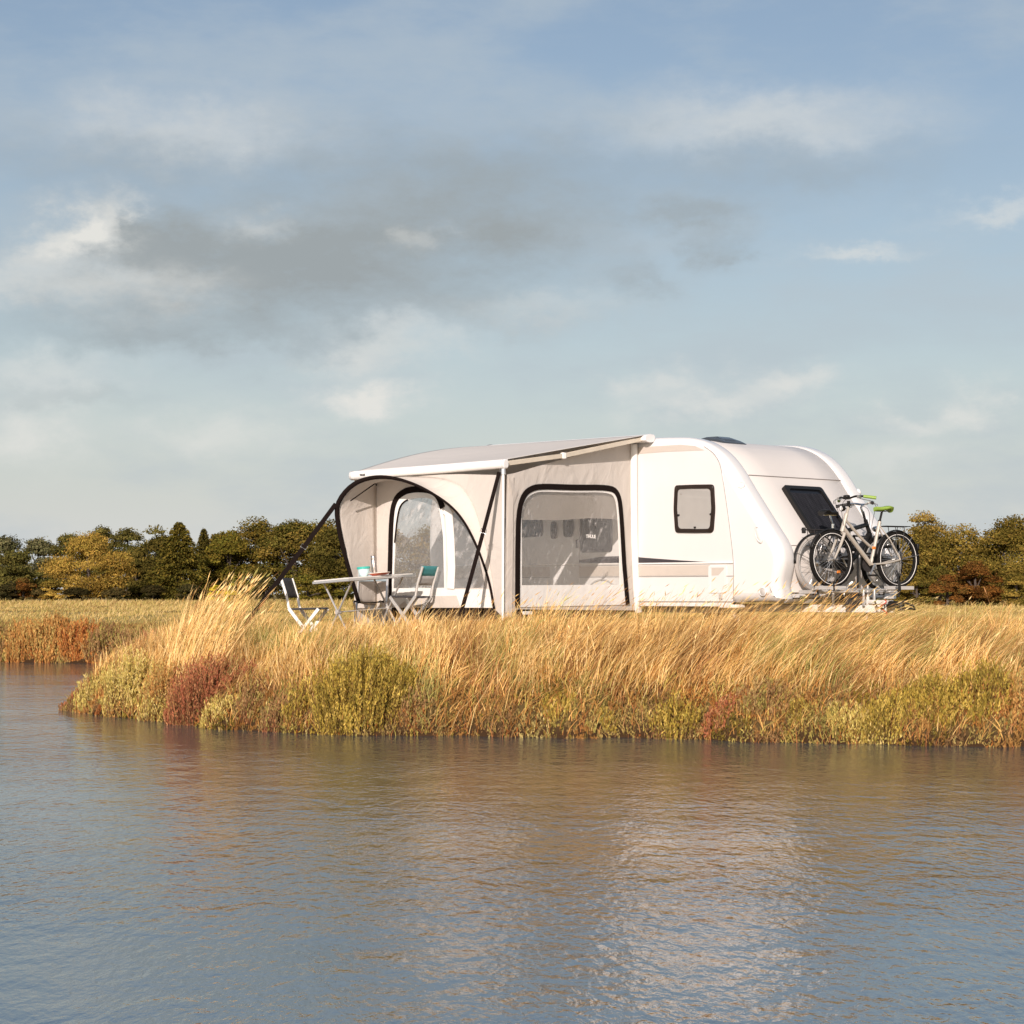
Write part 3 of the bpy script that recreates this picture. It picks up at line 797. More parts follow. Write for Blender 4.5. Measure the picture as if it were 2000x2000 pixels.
bb = MB(); bb.tube([Vector((2.61, .98, .40)), Vector((2.55, .96, .50)), Vector((2.59, 1.0, .62)), Vector((2.63, 1.05, .66))], .016, 8); bb.build('gas_hose', M['white_paint'], caravan)
# corner steady and entrance step
sq = T(1425, 1184, .05); bb = MB(); bb.box(sq + Vector((0, .05, 0)), (.30, .20, .045)); bb.build('corner_steady', M['white_paint'], caravan, bevel=.01)
for (s_, t_) in ((1.25, 2.1), (-4.2, .2), (-4.2, 2.1), (1.25, .2)):
    g_ = gz(*toW(s_, t_).xy); bb = MB(); bb.beam((s_, t_, .36), (s_ + .15, t_, g_ + .01), .06, .03); bb.box((s_ + .15, t_, g_ + .012), (.12, .12, .02)); bb.build('corner_leg', M['galv'], caravan)

# ------------------------------------------------------------------ roll-out awning on the caravan roof
TF = -2.86
awning = empty('roll_out_awning', (OX, OY, 0), FRAME_RZ, 'pale grey roll-out awning roof with white lead rail, stretched out from the caravan roof', 'awning')
cz = T(1262, 853, -.09).z; sN = -.02; sF = -3.12
bb = MB()
cprof = chaikin([Vector((0, -.015, -.06)), Vector((0, -.16, -.05)), Vector((0, -.17, .02)), Vector((0, -.09, .055)), Vector((0, .03, .05)), Vector((0, .03, -.02))], 1)
rows = [[Vector((s_, q.y, cz - .02 + q.z)) for q in cprof] for s_ in (sF, sN)]
bb.grid(rows, closed_v=True); bb.poly(rows[0]); bb.poly(rows[1]); bb.build('cassette', M['white_paint'], awning, angle=40)
for s_, d_ in ((sN, .04), (sF, -.04)):
    rows = [[Vector((s_ + e, q.y * (1 + .06 * g_), cz - .02 + q.z * (1 + .10 * g_))) for q in cprof] for e, g_ in ((0, 1), (d_ * .7, 1), (d_, .2))]
    bb = MB(); bb.grid(rows, closed_v=True); bb.poly(rows[-1]); bb.build('end_cap', M['hoop'], awning, angle=40)
rN = T(985, 906, TF); rF = T(690, 929, TF)
rz = (rN.z + rF.z) / 2; rs0, rs1 = rF.x, rN.x
print('lead rail', rN, rF)
rp = chaikin([Vector((0, .05, -.058)), Vector((0, -.03, -.062)), Vector((0, -.055, -.01)), Vector((0, -.045, .05)), Vector((0, .0, .062)), Vector((0, .05, .055))], 1)
zN, zF = rN.z, rF.z
rows = [[Vector((s_, TF + q.y, zz + q.z)) for q in rp] for s_, zz in ((rs0, zF), (rs1, zN))]
bb = MB(); bb.grid(rows, closed_v=True); bb.poly(rows[0]); bb.poly(rows[1]); rail = bb.build('lead_rail', M['white_paint'], awning, angle=40)
for s_, zz, d_ in ((rs0, zF, -.05), (rs1, zN, .035)):
    rows = [[Vector((s_ + e, TF + q.y * sc_, zz + q.z * sc_ + .0)) for q in rp] for e, sc_ in ((0, 1.05), (d_ * .6, 1.05), (d_, .8))]
    bb = MB(); bb.grid(rows, closed_v=True); bb.poly(rows[-1]); bb.build('end_cap', M['hoop'], awning, angle=40)
FACE = Matrix(((1, 0, 0, 0), (0, 0, -1, 0), (0, 1, 0, 0), (0, 0, 0, 1)))       # text lying in a wall whose outside looks along -y
q = T(707.5, 927.5, TF - .056); text_mesh('THULE', .036, 'lettering', M['dkgrey'], rail, Matrix.Translation((q.x, TF - .0565, q.z)) @ FACE, .002)
# canopy sheet
rows = []
for i in range(25):
    u = i / 24
    row = []
    for j in range(33):
        s_ = rs0 + .02 + (rs1 - rs0 - .06) * j / 32; f = j / 32
        a = Vector((sF + .03 + (sN - sF - .05) * f, -.12, cz + .02)); c = Vector((s_, TF + .03, zF + (zN - zF) * f + .058))
        p = a.lerp(c, u); bul = math.sin(math.pi * u) * (.085 * (1 - f) ** 1.2 - .03 * math.sin(math.pi * f) + .0)
        p.z += bul + .006 * math.sin(9 * f) * math.sin(math.pi * u)
        row.append(p)
    rows.append(row)
bb = MB(); bb.grid(rows); cn = bb.build('canopy', M['canopy'], awning); sm = cn.modifiers.new('thickness', 'SOLIDIFY'); sm.thickness = .004
# rafter arms at both ends
for s_, zz, zc in ((rs1 - .06, zN, cz), (rs0 + .10, zF, cz)):
    a = Vector((s_, TF + .05, zz + .005)); c = Vector((s_, -.15, zc - .035)); bb = MB()
    mid = a.lerp(c, .42) + Vector((0, 0, -.035 if s_ > -1 else .02))
    bb.beam(a, mid, .04, .062); bb.beam(mid, c, .045, .062); arm = bb.build('rafter_arm', M['rafter'], awning, bevel=.006)
    bb = MB(); bb.box(mid, (.06, .07, .085)); bb.build('elbow_joint', M['white_paint'], arm, bevel=.01)

# ------------------------------------------------------------------ awning tent: walls hung under the roll-out awning
tent = empty('awning_tent', (OX, OY, 0), FRAME_RZ, 'beige awning tent with black-edged arched windows, pitched against the caravan side', 'tent')
sP = -.05
def ztrim(pts, parent=tent): return pts
# --- end wall facing the drawbar; it runs in slightly towards the caravan
def SW(px, py, off=0.0):
    t_ = -1.4
    for _ in range(12): q_ = S(px, py, sP + off - .27 * (t_ - TF) / (-TF)); t_ = q_.y
    return q_
def SWs(pts, off=0.0): return [SW(x, y, off) for x, y in pts]
wall = [(990, 927), (1005, 924), (1045, 912), (1090, 899.5), (1140, 886), (1197, 869), (1233, 867), (1236, 1000), (1243, 1150), (1246, 1192), (1222, 1192), (1009, 1190), (993, 1206), (985, 1206), (986, 1100)]
W1 = [(1009, 1186), (1009.5, 1080), (1011, 1000), (1021, 966), (1038, 953), (1060, 950), (1120, 952.5), (1188, 952), (1205, 962), (1211, 992), (1217, 1100), (1224, 1181)]
F1 = [(1018, 1143), (1018, 1000), (1026, 973), (1045, 961), (1065, 960), (1120, 962), (1188, 961), (1202, 974), (1206, 1010), (1209, 1080), (1210, 1142)]
w1 = [Vector(p) for p in SWs(W1)]; w1s = [w1[0]] + chaikin(w1[1:-1], 2, False) + [w1[-1]]
f1 = chaikin(SWs(F1[1:-1]), 2, False); f1s = [SW(*F1[0])] + f1 + [SW(*F1[-1])]
bb = MB(); bb.poly(SWs(wall), [w1s]); bb.build('end_wall', M['fabric'], tent, smooth=False)
# sagging creases near the top corner
bb = MB(); bb.slab(w1s, (.012, 0, 0), [f1s]); bb.build('window_frame', M['fabric_white'], tent, angle=30)
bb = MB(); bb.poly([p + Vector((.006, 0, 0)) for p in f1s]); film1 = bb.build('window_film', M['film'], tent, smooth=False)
bb = MB(); bb.ribbon([p + Vector((.016, 0, 0)) for p in w1s], .078, (1, 0, 0), .014); bb.build('window_piping', M['piping'], tent, angle=40)
# mesh blind rolled half down behind the film
bl = SWs([(1016, 1015), (1016, 958), (1208, 958), (1209, 1014), (1150, 1012), (1090, 1016)], -.03)
bb = MB(); bb.poly(bl); bb.build('mesh_blind', M['net'], tent, smooth=False)
q = SW(1154, 1048, .012)
SIDE = Matrix(((0, 0, 1, 0), (1, 0, 0, 0), (0, 1, 0, 0), (0, 0, 0, 1)))       # text on a wall whose outside looks along +x
text_mesh('THULE', .064, 'lettering', M['white_paint'], tent, Matrix.Translation(q) @ SIDE, .002)
# draught skirt below the wall, with its white tag
sk = SWs([(1008, 1186), (1224, 1181), (1226, 1204), (1008, 1210)], -.02)
bb = MB(); bb.poly(sk); bb.build('draught_skirt', M['skirt'], tent, smooth=False)
def tagstrip(c, w, h, ax):
    bb = MB(); bb.box(c, (w, .006, h) if ax == 'y' else (.006, w, h)); o = bb.build('name_tag', M['white_paint'], tent); return o
q = SW(1030, 1197); tg = tagstrip(q, .175, .042, 'x')
text_mesh('THULE', .04, 'lettering', M['light_grey'], tg, Matrix.Translation(q + Vector((.0045, 0, 0))) @ SIDE, .0)
# padded strip sealing the tent to the caravan
bb = MB(); pth = [SW(x, y, .03) for x, y in ((1238, 868), (1238, 960), (1239, 1050), (1243, 1150), (1247, 1196))]
bb.tube(resample(pth, 20), .05, 10); bb.build('sealing_pad', M['fabric_white'], tent)
bb = MB(); bb.tube([p + Vector((.02, .045, 0)) for p in resample(pth, 20)], .012, 6); bb.build('pad_edge', M['band'], tent)
# corner pole and the strip of wall turned round the corner
bb = MB(); a = T(983, 917, TF - .02); c = T(982, 1212, TF - .02); bb.tube([a, c], .017, 10); bb.build('corner_pole', M['white_paint'], tent)
bb = MB(); bb.lathe([(.0, 0), (.03, .004), (.03, .07), (.02, .085), (0, .086)], 12, Matrix.Translation(a + Vector((0, 0, -.07)))); bb.build('pole_cap', M['alu'], tent)
bb = MB(); st = [SW(x, y, .012) for x, y in ((998, 930), (997, 1000), (996, 1100), (995, 1205))]
bb.ribbon(st, .10, (1, 0, 0), .006); bb.build('corner_strip', M['fabric_in'], tent)
# a fold of cloth gathered at the top corner
bb = MB(); fo = [SW(992, 928, .03), SW(1012, 962, .012), SW(1004, 985, .012), SW(996, 950, .03)]
bb.poly(fo); bb.build('corner_gusset', M['fabric'], tent, smooth=False)

# --- front wall
fw_out = [(983, 928), (940, 927), (900, 926), (860, 927), (830, 929), (780, 933), (696, 939), (692, 1100), (692, 1188), (770, 1187), (965, 1188), (982, 1206)]
W2 = [(762, 1168), (764, 1100), (766, 1010), (773, 975), (792, 959), (815, 955), (842, 957), (858, 968), (866, 992), (872, 1060), (872, 1167)]
F2 = [(769, 1149), (773, 1060), (779, 1003), (787, 982), (806, 973), (836, 972), (852, 978), (861, 998), (867, 1050), (869, 1148)]
F3 = [(887, 1149), (886, 1060), (882, 1003), (892, 1000), (912, 1025), (932, 1070), (948, 1148)]
w2 = Ts(W2, TF); w2s = [w2[0]] + chaikin(w2[1:-1], 2, False) + [w2[-1]]
f2 = Ts(F2, TF); f2s = [f2[0]] + chaikin(f2[1:-1], 2, False) + [f2[-1]]
f3 = Ts(F3, TF); f3s = [f3[0]] + chaikin(f3[1:-1], 1, False) + [f3[-1]]
bb = MB(); bb.poly(Ts(fw_out, TF), [w2s, f3s]); bb.build('front_wall', M['fabric'], tent, smooth=False)
bb = MB(); bb.slab(w2s, (0, -.014, 0), [f2s]); drf = bb.build('door_frame', M['fabric_white'], tent, angle=30)
bb = MB(); bb.poly([p + Vector((0, -.006, 0)) for p in f2s]); bb.build('window_film', M['film_veiled'], tent, smooth=False)
bb = MB(); bb.poly([p + Vector((0, -.006, 0)) for p in f3s]); bb.build('window_film', M['film_veiled'], tent, smooth=False)
w2r = Ts(W2[:9], TF); w2r = [w2r[0]] + chaikin(w2r[1:], 2, False)
bb = MB(); bb.ribbon([p + Vector((0, -.018, 0)) for p in w2r], .085, (0, 1, 0), .014); bb.build('door_piping', M['piping'], tent, angle=40)
bb = MB(); bb.ribbon([p + Vector((0, -.022, 0)) for p in f2s[1:14]], .022, (0, 1, 0), .008); bb.build('zip', M['piping'], tent, angle=40)
bb = MB(); bb.ribbon(resample(Ts([(868, 994), (876, 1000), (880, 1050), (882, 1110), (880, 1150)], TF - .024), 20), .135, (0, 1, 0), .010); bb.build('door_edge_panel', M['fabric_white'], tent, angle=40)
bb = MB(); bb.slab(Ts([(768, 1151), (955, 1151), (962, 1187), (768, 1186)], TF), (0, -.012, 0)); bb.build('kick_panel', M['fabric_white'], tent)
bb = MB(); bb.slab(Ts([(800, 1166), (892, 1163), (900, 1187), (775, 1187)], TF - .013), (0, -.006, 0)); bb.build('kick_panel', M['fabric'], tent)
bb = MB(); bb.poly(Ts([(765, 1186), (966, 1187), (968, 1210), (765, 1212)], TF + .03)); bb.build('draught_skirt', M['skirt'], tent, smooth=False)
q = T(760, 1197, TF - .03); tg = tagstrip(q, .12, .035, 'y')
text_mesh('THULE', .03, 'lettering', M['light_grey'], tg, Matrix.Translation(q + Vector((0, -.0045, 0))) @ FACE, .0)
# --- far end wall with its own clear window
sE = rs0 + .02
ew = [Vector((sE, TF, -.05)), Vector((sE, -.02, -.05)), Vector((sE, -.02, 2.58)), Vector((sE, TF, 2.10))]
eh = chaikin([Vector((sE, TF + .12, .35)), Vector((sE, -.35, .35)), Vector((sE, -.35, 1.95)), Vector((sE, TF + .12, 1.85))], 2)
bb = MB(); bb.poly(ew, [eh]); bb.build('end_wall', M['fabric'], tent, smooth=False)
bb = MB(); bb.poly(eh); bb.build('window_film', M['film_veiled'], tent, smooth=False)

# --- hooded porch pulled out from the front wall on a bent pole
rim_px = [(965, 1190, .03), (957, 1140, .05), (940, 1088, .09), (920, 1042, .14), (900, 1009, .19), (880, 988, .23), (860, 973, .27), (830, 955, .32), (800, 942, .38), (772, 934, .43),
          (745, 931, .49), (718, 934, .56), (692, 944, .64), (672, 962, .72), (658, 985, .79), (658, 1010, .78), (664, 1045, .74), (675, 1090, .66), (688, 1135, .57), (701, 1178, .48)]
base_px = [(968, 1192), (964, 1140), (954, 1085), (942, 1035), (929, 995), (914, 965), (898, 945), (868, 934), (840, 931), (812, 930),
           (788, 930), (768, 931), (750, 933), (740, 938), (735, 950), (735, 985), (735, 1030), (735, 1080), (735, 1130), (736, 1182)]
rim = [T(x, y, TF - d) for x, y, d in rim_px]; base = [T(x, y, TF - .004) for x, y in base_px]
rim_s = resample(chaikin(rim, 2, False), 60); base_s = resample(chaikin(base, 2, False), 60)
rows = []
for i in range(60):
    a, c = rim_s[i], base_s[i]; row = []
    for j in range(9):
        f = j / 8; p = a.lerp(c, f)
        # the cloth sags a little between pole and wall and puckers where it meets the wall
        sag = .05 * math.sin(math.pi * f)
        p.z -= sag * (1 if 12 < i < 44 else .2)
        p.y += .012 * math.sin(i * 1.9) * f * (1 - f) * 4 * (1 if 14 < i < 42 else .3)
        row.append(p)
    rows.append(row)
bb = MB(); bb.grid(rows); hood = bb.build('porch_hood', M['fabric_in'], tent, angle=60); sm = hood.modifiers.new('thickness', 'SOLIDIFY'); sm.thickness = .004
bb = MB(); rads = [.016 + .016 * max(0, min(1, (i - 22) / 16)) - (.006 if i > 50 else 0) for i in range(60)]
bb.tube(rim_s, rads, 8); bb.build('porch_pole', M['piping'], tent)
bb = MB(); bb.tube([p + Vector((.0, -.012, 0)) for p in base_s[40:]], .007, 6); bb.build('porch_seam', M['band'], tent)
bb = MB(); bb.tube([base_s[40] + Vector((0, -.02, -.02)), rim_s[36].lerp(base_s[38], .55) + Vector((0, 0, -.06)), rim_s[40] + Vector((.05, .05, -.12))], .009, 6); bb.build('porch_seam', M['piping'], tent)
# --- storm straps
def strap(name, a, c, w, bk):
    a, c = Vector(a), Vector(c); t_ = (c - a).normalized()
    view = (Vector((0, 0, 0)) - Vector((0, 0, 0)))
    bb = MB(); bb.ribbon([a.lerp(c, f) + Vector((0, 0, -.02 * math.sin(math.pi * f))) for f in np.linspace(0, 1, 8)], w, Vector((.7, -.7, .2)), .012); o = bb.build(name, M['piping'], tent, angle=40)
    m_ = a.lerp(c, bk) + Vector((0, 0, -.015)); bb = MB()
    u = t_; v = Vector((.7, -.7, .2)).normalized().cross(t_)
    L_ = [m_ + u * x * .028 + v * y * (w * .75) for x, y in ((-1, -1), (1, -1), (1, 1), (-1, 1))]
    bb.tube(L_, .006, 6, closed=True); bb.build('buckle', M['steel'], o)
    bb = MB(); bb.tube([c + Vector((0, 0, .06)), c + Vector((.02, .02, -.12))], .008, 6); bb.build('peg', M['steel'], o)
    return o
a = T(656, 984, TF - .80); e = T(441, 1256, TF - 2.75); e.z = gz(*toW(e.x, e.y).xy) + .02
strap('guy_strap', a, e, .060, .30)
a = T(975, 922, TF - .04); e = T(888, 1212, TF - .95); e.z = gz(*toW(e.x, e.y).xy) + .02
strap('guy_strap', a, e, .050, .36)

# ------------------------------------------------------------------ bicycles on a rack over the drawbar
def arc(c, r, a0, a1, n, y=0):
    return [Vector((c[0] + r * math.cos(R(a0 + (a1 - a0) * i / n)), y, c[1] + r * math.sin(R(a0 + (a1 - a0) * i / n)))) for i in range(n + 1)]
def make_bike(label, group, kind):
    """x forward, y left, z up; wheels touch z = 0"""
    city = kind == 'silver'
    b = empty('bicycle', (0, 0, 0), 0, label, 'bicycle', group)
    fm = M['silver'] if city else M['bikeblack']
    Rw = .345; ra, fa = Vector((-.52, 0, Rw)), Vector((.56, 0, Rw))
    bbp = Vector((-.08, 0, .285)); st = Vector((-.24, 0, .80)); ht = Vector((.315, 0, .86)); hb = Vector((.37, 0, .70))
    m = MB()
    m.tube([bbp, st], .021, 10)
    if city:
        m.tube([hb + Vector((-.005, 0, .02)), bbp], .026, 10)                                       # down tube
        m.tube([ht + Vector((.005, 0, -.05)), Vector((.10, 0, .62)), Vector((-.04, 0, .52)), bbp.lerp(st, .36)], .017, 8)
    else:
        m.tube([hb + Vector((0, 0, .02)), Vector((.16, 0, .48)), bbp], .036, 10)
        m.tube([ht + Vector((0, 0, -.04)), bbp.lerp(st, .80)], .027, 10)
        m.tube([bbp.lerp(st, .6), Vector((-.02, 0, .56)), Vector((.12, 0, .52))], .03, 8)             # rocker link
    m.tube([hb + Vector((.012, 0, -.03)), ht + Vector((-.01, 0, .02))], .025, 10)                     # head tube
    for s_ in (-1, 1):
        o = Vector((0, .045 * s_, 0))
        m.tube([bbp + o * .6, Vector((-.3, .05 * s_, .30)), ra + o * 1.3], .011, 6)
        m.tube([bbp.lerp(st, .9) + o * .4, Vector((-.36, .05 * s_, .58)), ra + o * 1.3], .009, 6)
    m.build('frame', fm, b)
    m = MB()
    cr = hb + Vector((.022, 0, -.055)); m.tube([cr + Vector((0, -.055, 0)), cr, cr + Vector((0, .055, 0))], .02, 8)
    for s_ in (-1, 1):
        o = Vector((0, .055 * s_, 0)); m.tube([cr + o, cr.lerp(fa, .5) + o + Vector((-.01, 0, 0)), fa + o], [.019, .016, .010], 8)
    m.tube([cr, hb + Vector((.012, 0, -.03)), ht + Vector((-.01, 0, 0)), ht + Vector((-.05, 0, .12))], .016, 8)
    m.build('fork', M['silver'] if city else M['bikeblack'], b)
    for ax in (fa, ra):
        c = (ax.x, ax.z)
        t = MB(); t.tube(arc(c, Rw - .027, 0, 360, 47)[:-1], .027, 8, closed=True)
        wrim = MB(); wrim.ribbon(arc(c, Rw - .060, 0, 360, 47)[:-1], .028, lambda p, c=c: Vector((p.x - c[0], 0, p.z - c[1])), .016, closed=True)
        whl = wrim.build('wheel', M['alu'] if not city else M['black'], b)
        t.build('tyre', M['rubber'] if (city or ax is fa) else M['grey_rubber'], whl)
        l = MB(); l.tube(arc(c, Rw - .044, 0, 360, 47, .024)[:-1], .0038, 5, closed=True); l.tube(arc(c, Rw - .044, 0, 360, 47, -.024)[:-1], .0045, 5, closed=True)
        l.build('reflective_sidewall', M['white_paint'] if city else M['light_grey'], whl)
        sp = MB()
        for j in range(28):
            a = 2 * math.pi * j / 28; a2 = a + (.28 if j % 2 else -.28); y = .03 if j % 4 < 2 else -.03
            sp.tube([Vector((c[0] + .022 * math.cos(a2), y, c[1] + .022 * math.sin(a2))), Vector((c[0] + (Rw - .056) * math.cos(a), 0, c[1] + (Rw - .056) * math.sin(a)))], .0016, 3, caps=False)
        sp.build('spokes', M['steel'], whl)
        h = MB(); h.tube([ax + Vector((0, -.06, 0)), ax + Vector((0, -.03, 0)), ax + Vector((0, .03, 0)), ax + Vector((0, .06, 0))], [.012, .026, .026, .012], 10)
        h.build('hub', M['steel'], whl)
        g = MB(); a0, a1 = (20, 165) if ax is fa else (5, 190)
        if not city and ax is ra: a0, a1 = 40, 180
        rows = []
        for p in arc(c, Rw + .018, a0, a1, 24):
            d = Vector((p.x - c[0], 0, p.z - c[1])).normalized()
            rows.append([p + Vector((0, y, 0)) - d * (.012 * abs(y) / .028) for y in (-.028, -.015, 0, .015, .028)])
        g.grid(rows); go = g.build('mudguard', M['black'], b); sm = go.modifiers.new('thickness', 'SOLIDIFY'); sm.thickness = .002
        g = MB()
        for s_ in (-1, 1):
            for aa in ((a0 + 10, a0 + 35) if ax is fa else (a1 - 60, a1 - 20)):
                p = Vector((c[0] + (Rw + .016) * math.cos(R(aa)), .028 * s_, c[1] + (Rw + .016) * math.sin(R(aa))))
                g.tube([ax + Vector((0, .05 * s_, 0)), p], .003, 4)
        g.build('mudguard_stay', M['steel'], b)
    # saddle
    sx, sz = -.30, .955
    rows = []
    for f, w, h, d in ((0, .058, -.012, 0), (.06, .082, .012, .02), (.2, .088, .020, .03), (.4, .062, .010, .03), (.62, .030, .004, .025), (.85, .020, .006, .02), (1.0, .012, -.004, .006)):
        x = sx - .12 + .27 * f
        rows.append([Vector((x, w * math.cos(a), sz + h + (.018 if math.sin(a) > 0 else .034) * math.sin(a))) for a in [2 * math.pi * j / 12 for j in range(12)]])
    m = MB(); m.grid(rows, closed_v=True); m.poly(rows[0]); m.poly(rows[-1]); sd = m.build('saddle', M['green'] if city else M['black'], b, angle=60)
    m = MB(); m.tube([st, Vector((-.285, 0, .93))], .0135, 8); m.tube([Vector((-.36, .02, .925)), Vector((-.20, .02, .925))], .005, 5); m.tube([Vector((-.36, -.02, .925)), Vector((-.20, -.02, .925))], .005, 5)
    m.lathe([(.02, 0), (.02, .05)], 10, Matrix.Translation(st + Vector((0, 0, -.03)))); m.build('seat_post', M['black'] if city else M['chrome'], b)
    # handlebar
    hc = Vector((.265, 0, 1.055))
    m = MB()
    if city:
        m.tube([ht + Vector((-.05, 0, .10)), hc + Vector((0, 0, -.02))], .02, 8)
    else:
        m.tube([ht + Vector((-.05, 0, .10)), Vector((.235, 0, 1.03)), hc], .014, 8)
    m.build('stem', M['black'] if city else M['chrome'], b)
    m = MB(); hp = [hc + Vector((-.13, .30, .005)), hc + Vector((-.07, .24, .02)), hc + Vector((.0, .13, .035)), hc + Vector((.02, .05, .01)), hc + Vector((.02, -.05, .01)), hc + Vector((.0, -.13, .035)), hc + Vector((-.07, -.24, .02)), hc + Vector((-.13, -.30, .005))]
    m.tube(resample(chaikin(hp, 2, False), 28), .0125, 8); hbar = m.build('handlebar', M['black'] if city else M['chrome'], b)
    for s_ in (-1, 1):
        m = MB(); m.tube([hc + Vector((-.045, .205 * s_, .025)), hc + Vector((-.145, .315 * s_, .002))], [.018, .020], 10); m.build('grip', M['green'] if city else M['black'], hbar)
        m = MB(); m.tube([hc + Vector((.0, .17 * s_, .02)), hc + Vector((.03, .22 * s_, -.005)), hc + Vector((-.06, .31 * s_, -.035))], .0055, 6); m.box(hc + Vector((-.01, .17 * s_, .02)), (.04, .035, .035)); m.build('brake_lever', M['steel'], hbar)
        m = MB(); p0 = hc + Vector((-.01, .15 * s_, .02)); m.tube(resample(chaikin([p0, p0 + Vector((.16, -.06 * s_, -.02)), Vector((.42, .03 * s_, .95)), Vector((.37, .02 * s_, .74))], 3, False), 16), .003, 5); m.build('cable', M['black'], b)
    if city:
        m = MB(); m.box(hc + Vector((.03, 0, .03)), (.06, .07, .04)); m.build('bell', M['black'], hbar, bevel=.012)
        for i_, (x_, z_) in enumerate(((.36, .945), )):
            m = MB(); Mx = Matrix.Translation((x_, 0, z_)) @ Matrix.Rotation(R(90), 4, 'Y'); m.lathe([(.012, -.03), (.03, -.02), (.038, .02), (.034, .03)], 14, Mx); hl = m.build('headlight', M['black'], b)
            m = MB(); m.lathe([(.033, .028), (.02, .034), (.0, .036)], 14, Mx); m.build('lens', M['lens'], hl)
    else:
        Mx = Matrix.Translation((.46, 0, .77)) @ Matrix.Rotation(R(90), 4, 'Y'); m = MB(); m.lathe([(.012, -.03), (.03, -.02), (.038, .02), (.034, .03)], 14, Mx); hl = m.build('headlight', M['chrome'], b)
        m = MB(); m.lathe([(.033, .028), (.02, .034), (.0, .036)], 14, Mx); m.build('lens', M['lens'], hl)
        m = MB(); m.tube([Vector((-.05, 0, .56)), Vector((.12, 0, .60))], [.03, .03], 10)
        for k_ in range(6): m.tube(arc((-.03 + .022 * k_, .565 + .005 * k_), .036, 0, 360, 12)[:-1], .006, 5, closed=True)
        m.build('shock_absorber', M['dkgrey'], b)
    # drive train
    m = MB(); m.slab([bbp + Vector((x_, -.065, z_)) for x_, z_ in ((.10, .0), (.07, .09), (-.02, .11), (-.40, .075), (-.46, .04), (-.40, .02), (-.02, -.02), (.05, -.07))], (0, -.012, 0)); m.build('chain_guard', M['black'], b)
    m = MB(); Mx = Matrix.Translation(bbp + Vector((0, -.05, 0))) @ Matrix.Rotation(R(90), 4, 'X')
    m.lathe([(.07, -.002), (.088, -.003), (.088, .003), (.07, .002)], 28, Mx); m.lathe([(.02, -.004), (.075, -.003), (.075, .003), (.02, .004)], 5, Mx); cs = m.build('chainring', M['dkgrey'], b)
    m = MB(); m.tube([bbp + Vector((0, -.06, .088)), ra + Vector((0, -.05, .04))], .005, 5); m.tube([bbp + Vector((0, -.06, -.088)), ra + Vector((.02, -.05, -.07)), ra + Vector((0, -.05, -.11))], .005, 5); m.build('chain', M['dkgrey'], b)
    m = MB(); m.lathe([(.02, -.012), (.045, -.008), (.03, .012)], 16, Matrix.Translation(ra + Vector((0, -.05, 0))) @ Matrix.Rotation(R(90), 4, 'X')); m.box(ra + Vector((.01, -.055, -.07)), (.02, .012, .10)); m.build('rear_gears', M['steel'], b)
    for s_ in (-1, 1):
        dv = Vector((.10 * s_, 0, -.135 * s_)); p0 = bbp + Vector((0, .07 * s_, 0)); p1 = p0 + dv + Vector((0, .012 * s_, 0))
        m = MB(); m.tube([p0, p1], [.014, .010], 8); c_ = m.build('crank_arm', M['steel'], b)
        m = MB(); m.box(p1 + Vector((0, .055 * s_, 0)), (.09, .085, .022)); m.build('pedal', M['black'], c_, bevel=.005)
    # carrier over the rear wheel
    m = MB(); zc = .745
    for y in (-.055, 0, .055): m.tube([Vector((-.30, y, zc)), Vector((-.70, y, zc))], .0055, 6)
    m.tube([Vector((-.30, -.055, zc)), Vector((-.28, 0, zc)), Vector((-.30, .055, zc))], .0055, 6)
    for x in (-.36, -.50, -.66): m.tube([Vector((x, -.055, zc)), Vector((x, .055, zc))], .0045, 5)
    for s_ in (-1, 1):
        m.tube([ra + Vector((0, .07 * s_, 0)), Vector((-.44, .06 * s_, zc))], .0045, 5); m.tube([ra + Vector((0, .07 * s_, 0)), Vector((-.60, .06 * s_, zc))], .0045, 5)
    m.tube([Vector((-.30, 0, zc)), st + Vector((-.01, 0, -.06))], .005, 5)
    m.build('carrier_rack', M['black'] if city else M['dkgrey'], b)
    m = MB(); m.box((-.865 if city else -.71, 0, Rw + .16 if city else zc - .01), (.03, .05, .07)); tl = m.build('rear_light', M['black'], b, bevel=.008)
    m = MB(); m.tube([Vector((-.08, .03, .22)), Vector((-.20, .10, .06))], .008, 6); m.build('kickstand', M['black'], b)
    m = MB(); m.tube([Vector((-.36, .06, .50)), Vector((-.36, -.06, .50))], .018, 8); m.build('lock', M['black'], b)
    return b
BDIR = Vector((-.815, -.579)); BSC = 1.12
ang = math.atan2(BDIR.y, BDIR.x)
def px_world(px, Y, z): return Vector(((px - 1000) / FPX * Y, Y, z))
bike1 = make_bike('silver city bicycle with lime green saddle and grips, nearest on the rack', 'bicycles on the rack', 'silver')
zr1 = .575
cpt = px_world(1690, 29.95, zr1); off = Vector((BDIR.x * .02, BDIR.y * .02, 0))
bike1.scale = bike2_s = (BSC,) * 3; bike1.location = cpt - off; bike1.rotation_euler = (R(1.5), 0, ang)
bike2 = make_bike('black bicycle with black saddle and grey rear tyre behind the silver one', 'bicycles on the rack', 'black')
cpt2 = px_world(1658, 30.24, zr1 - .055)
bike2.scale = (BSC,) * 3; bike2.location = cpt2; bike2.rotation_euler = (R(-2), 0, ang + math.pi)

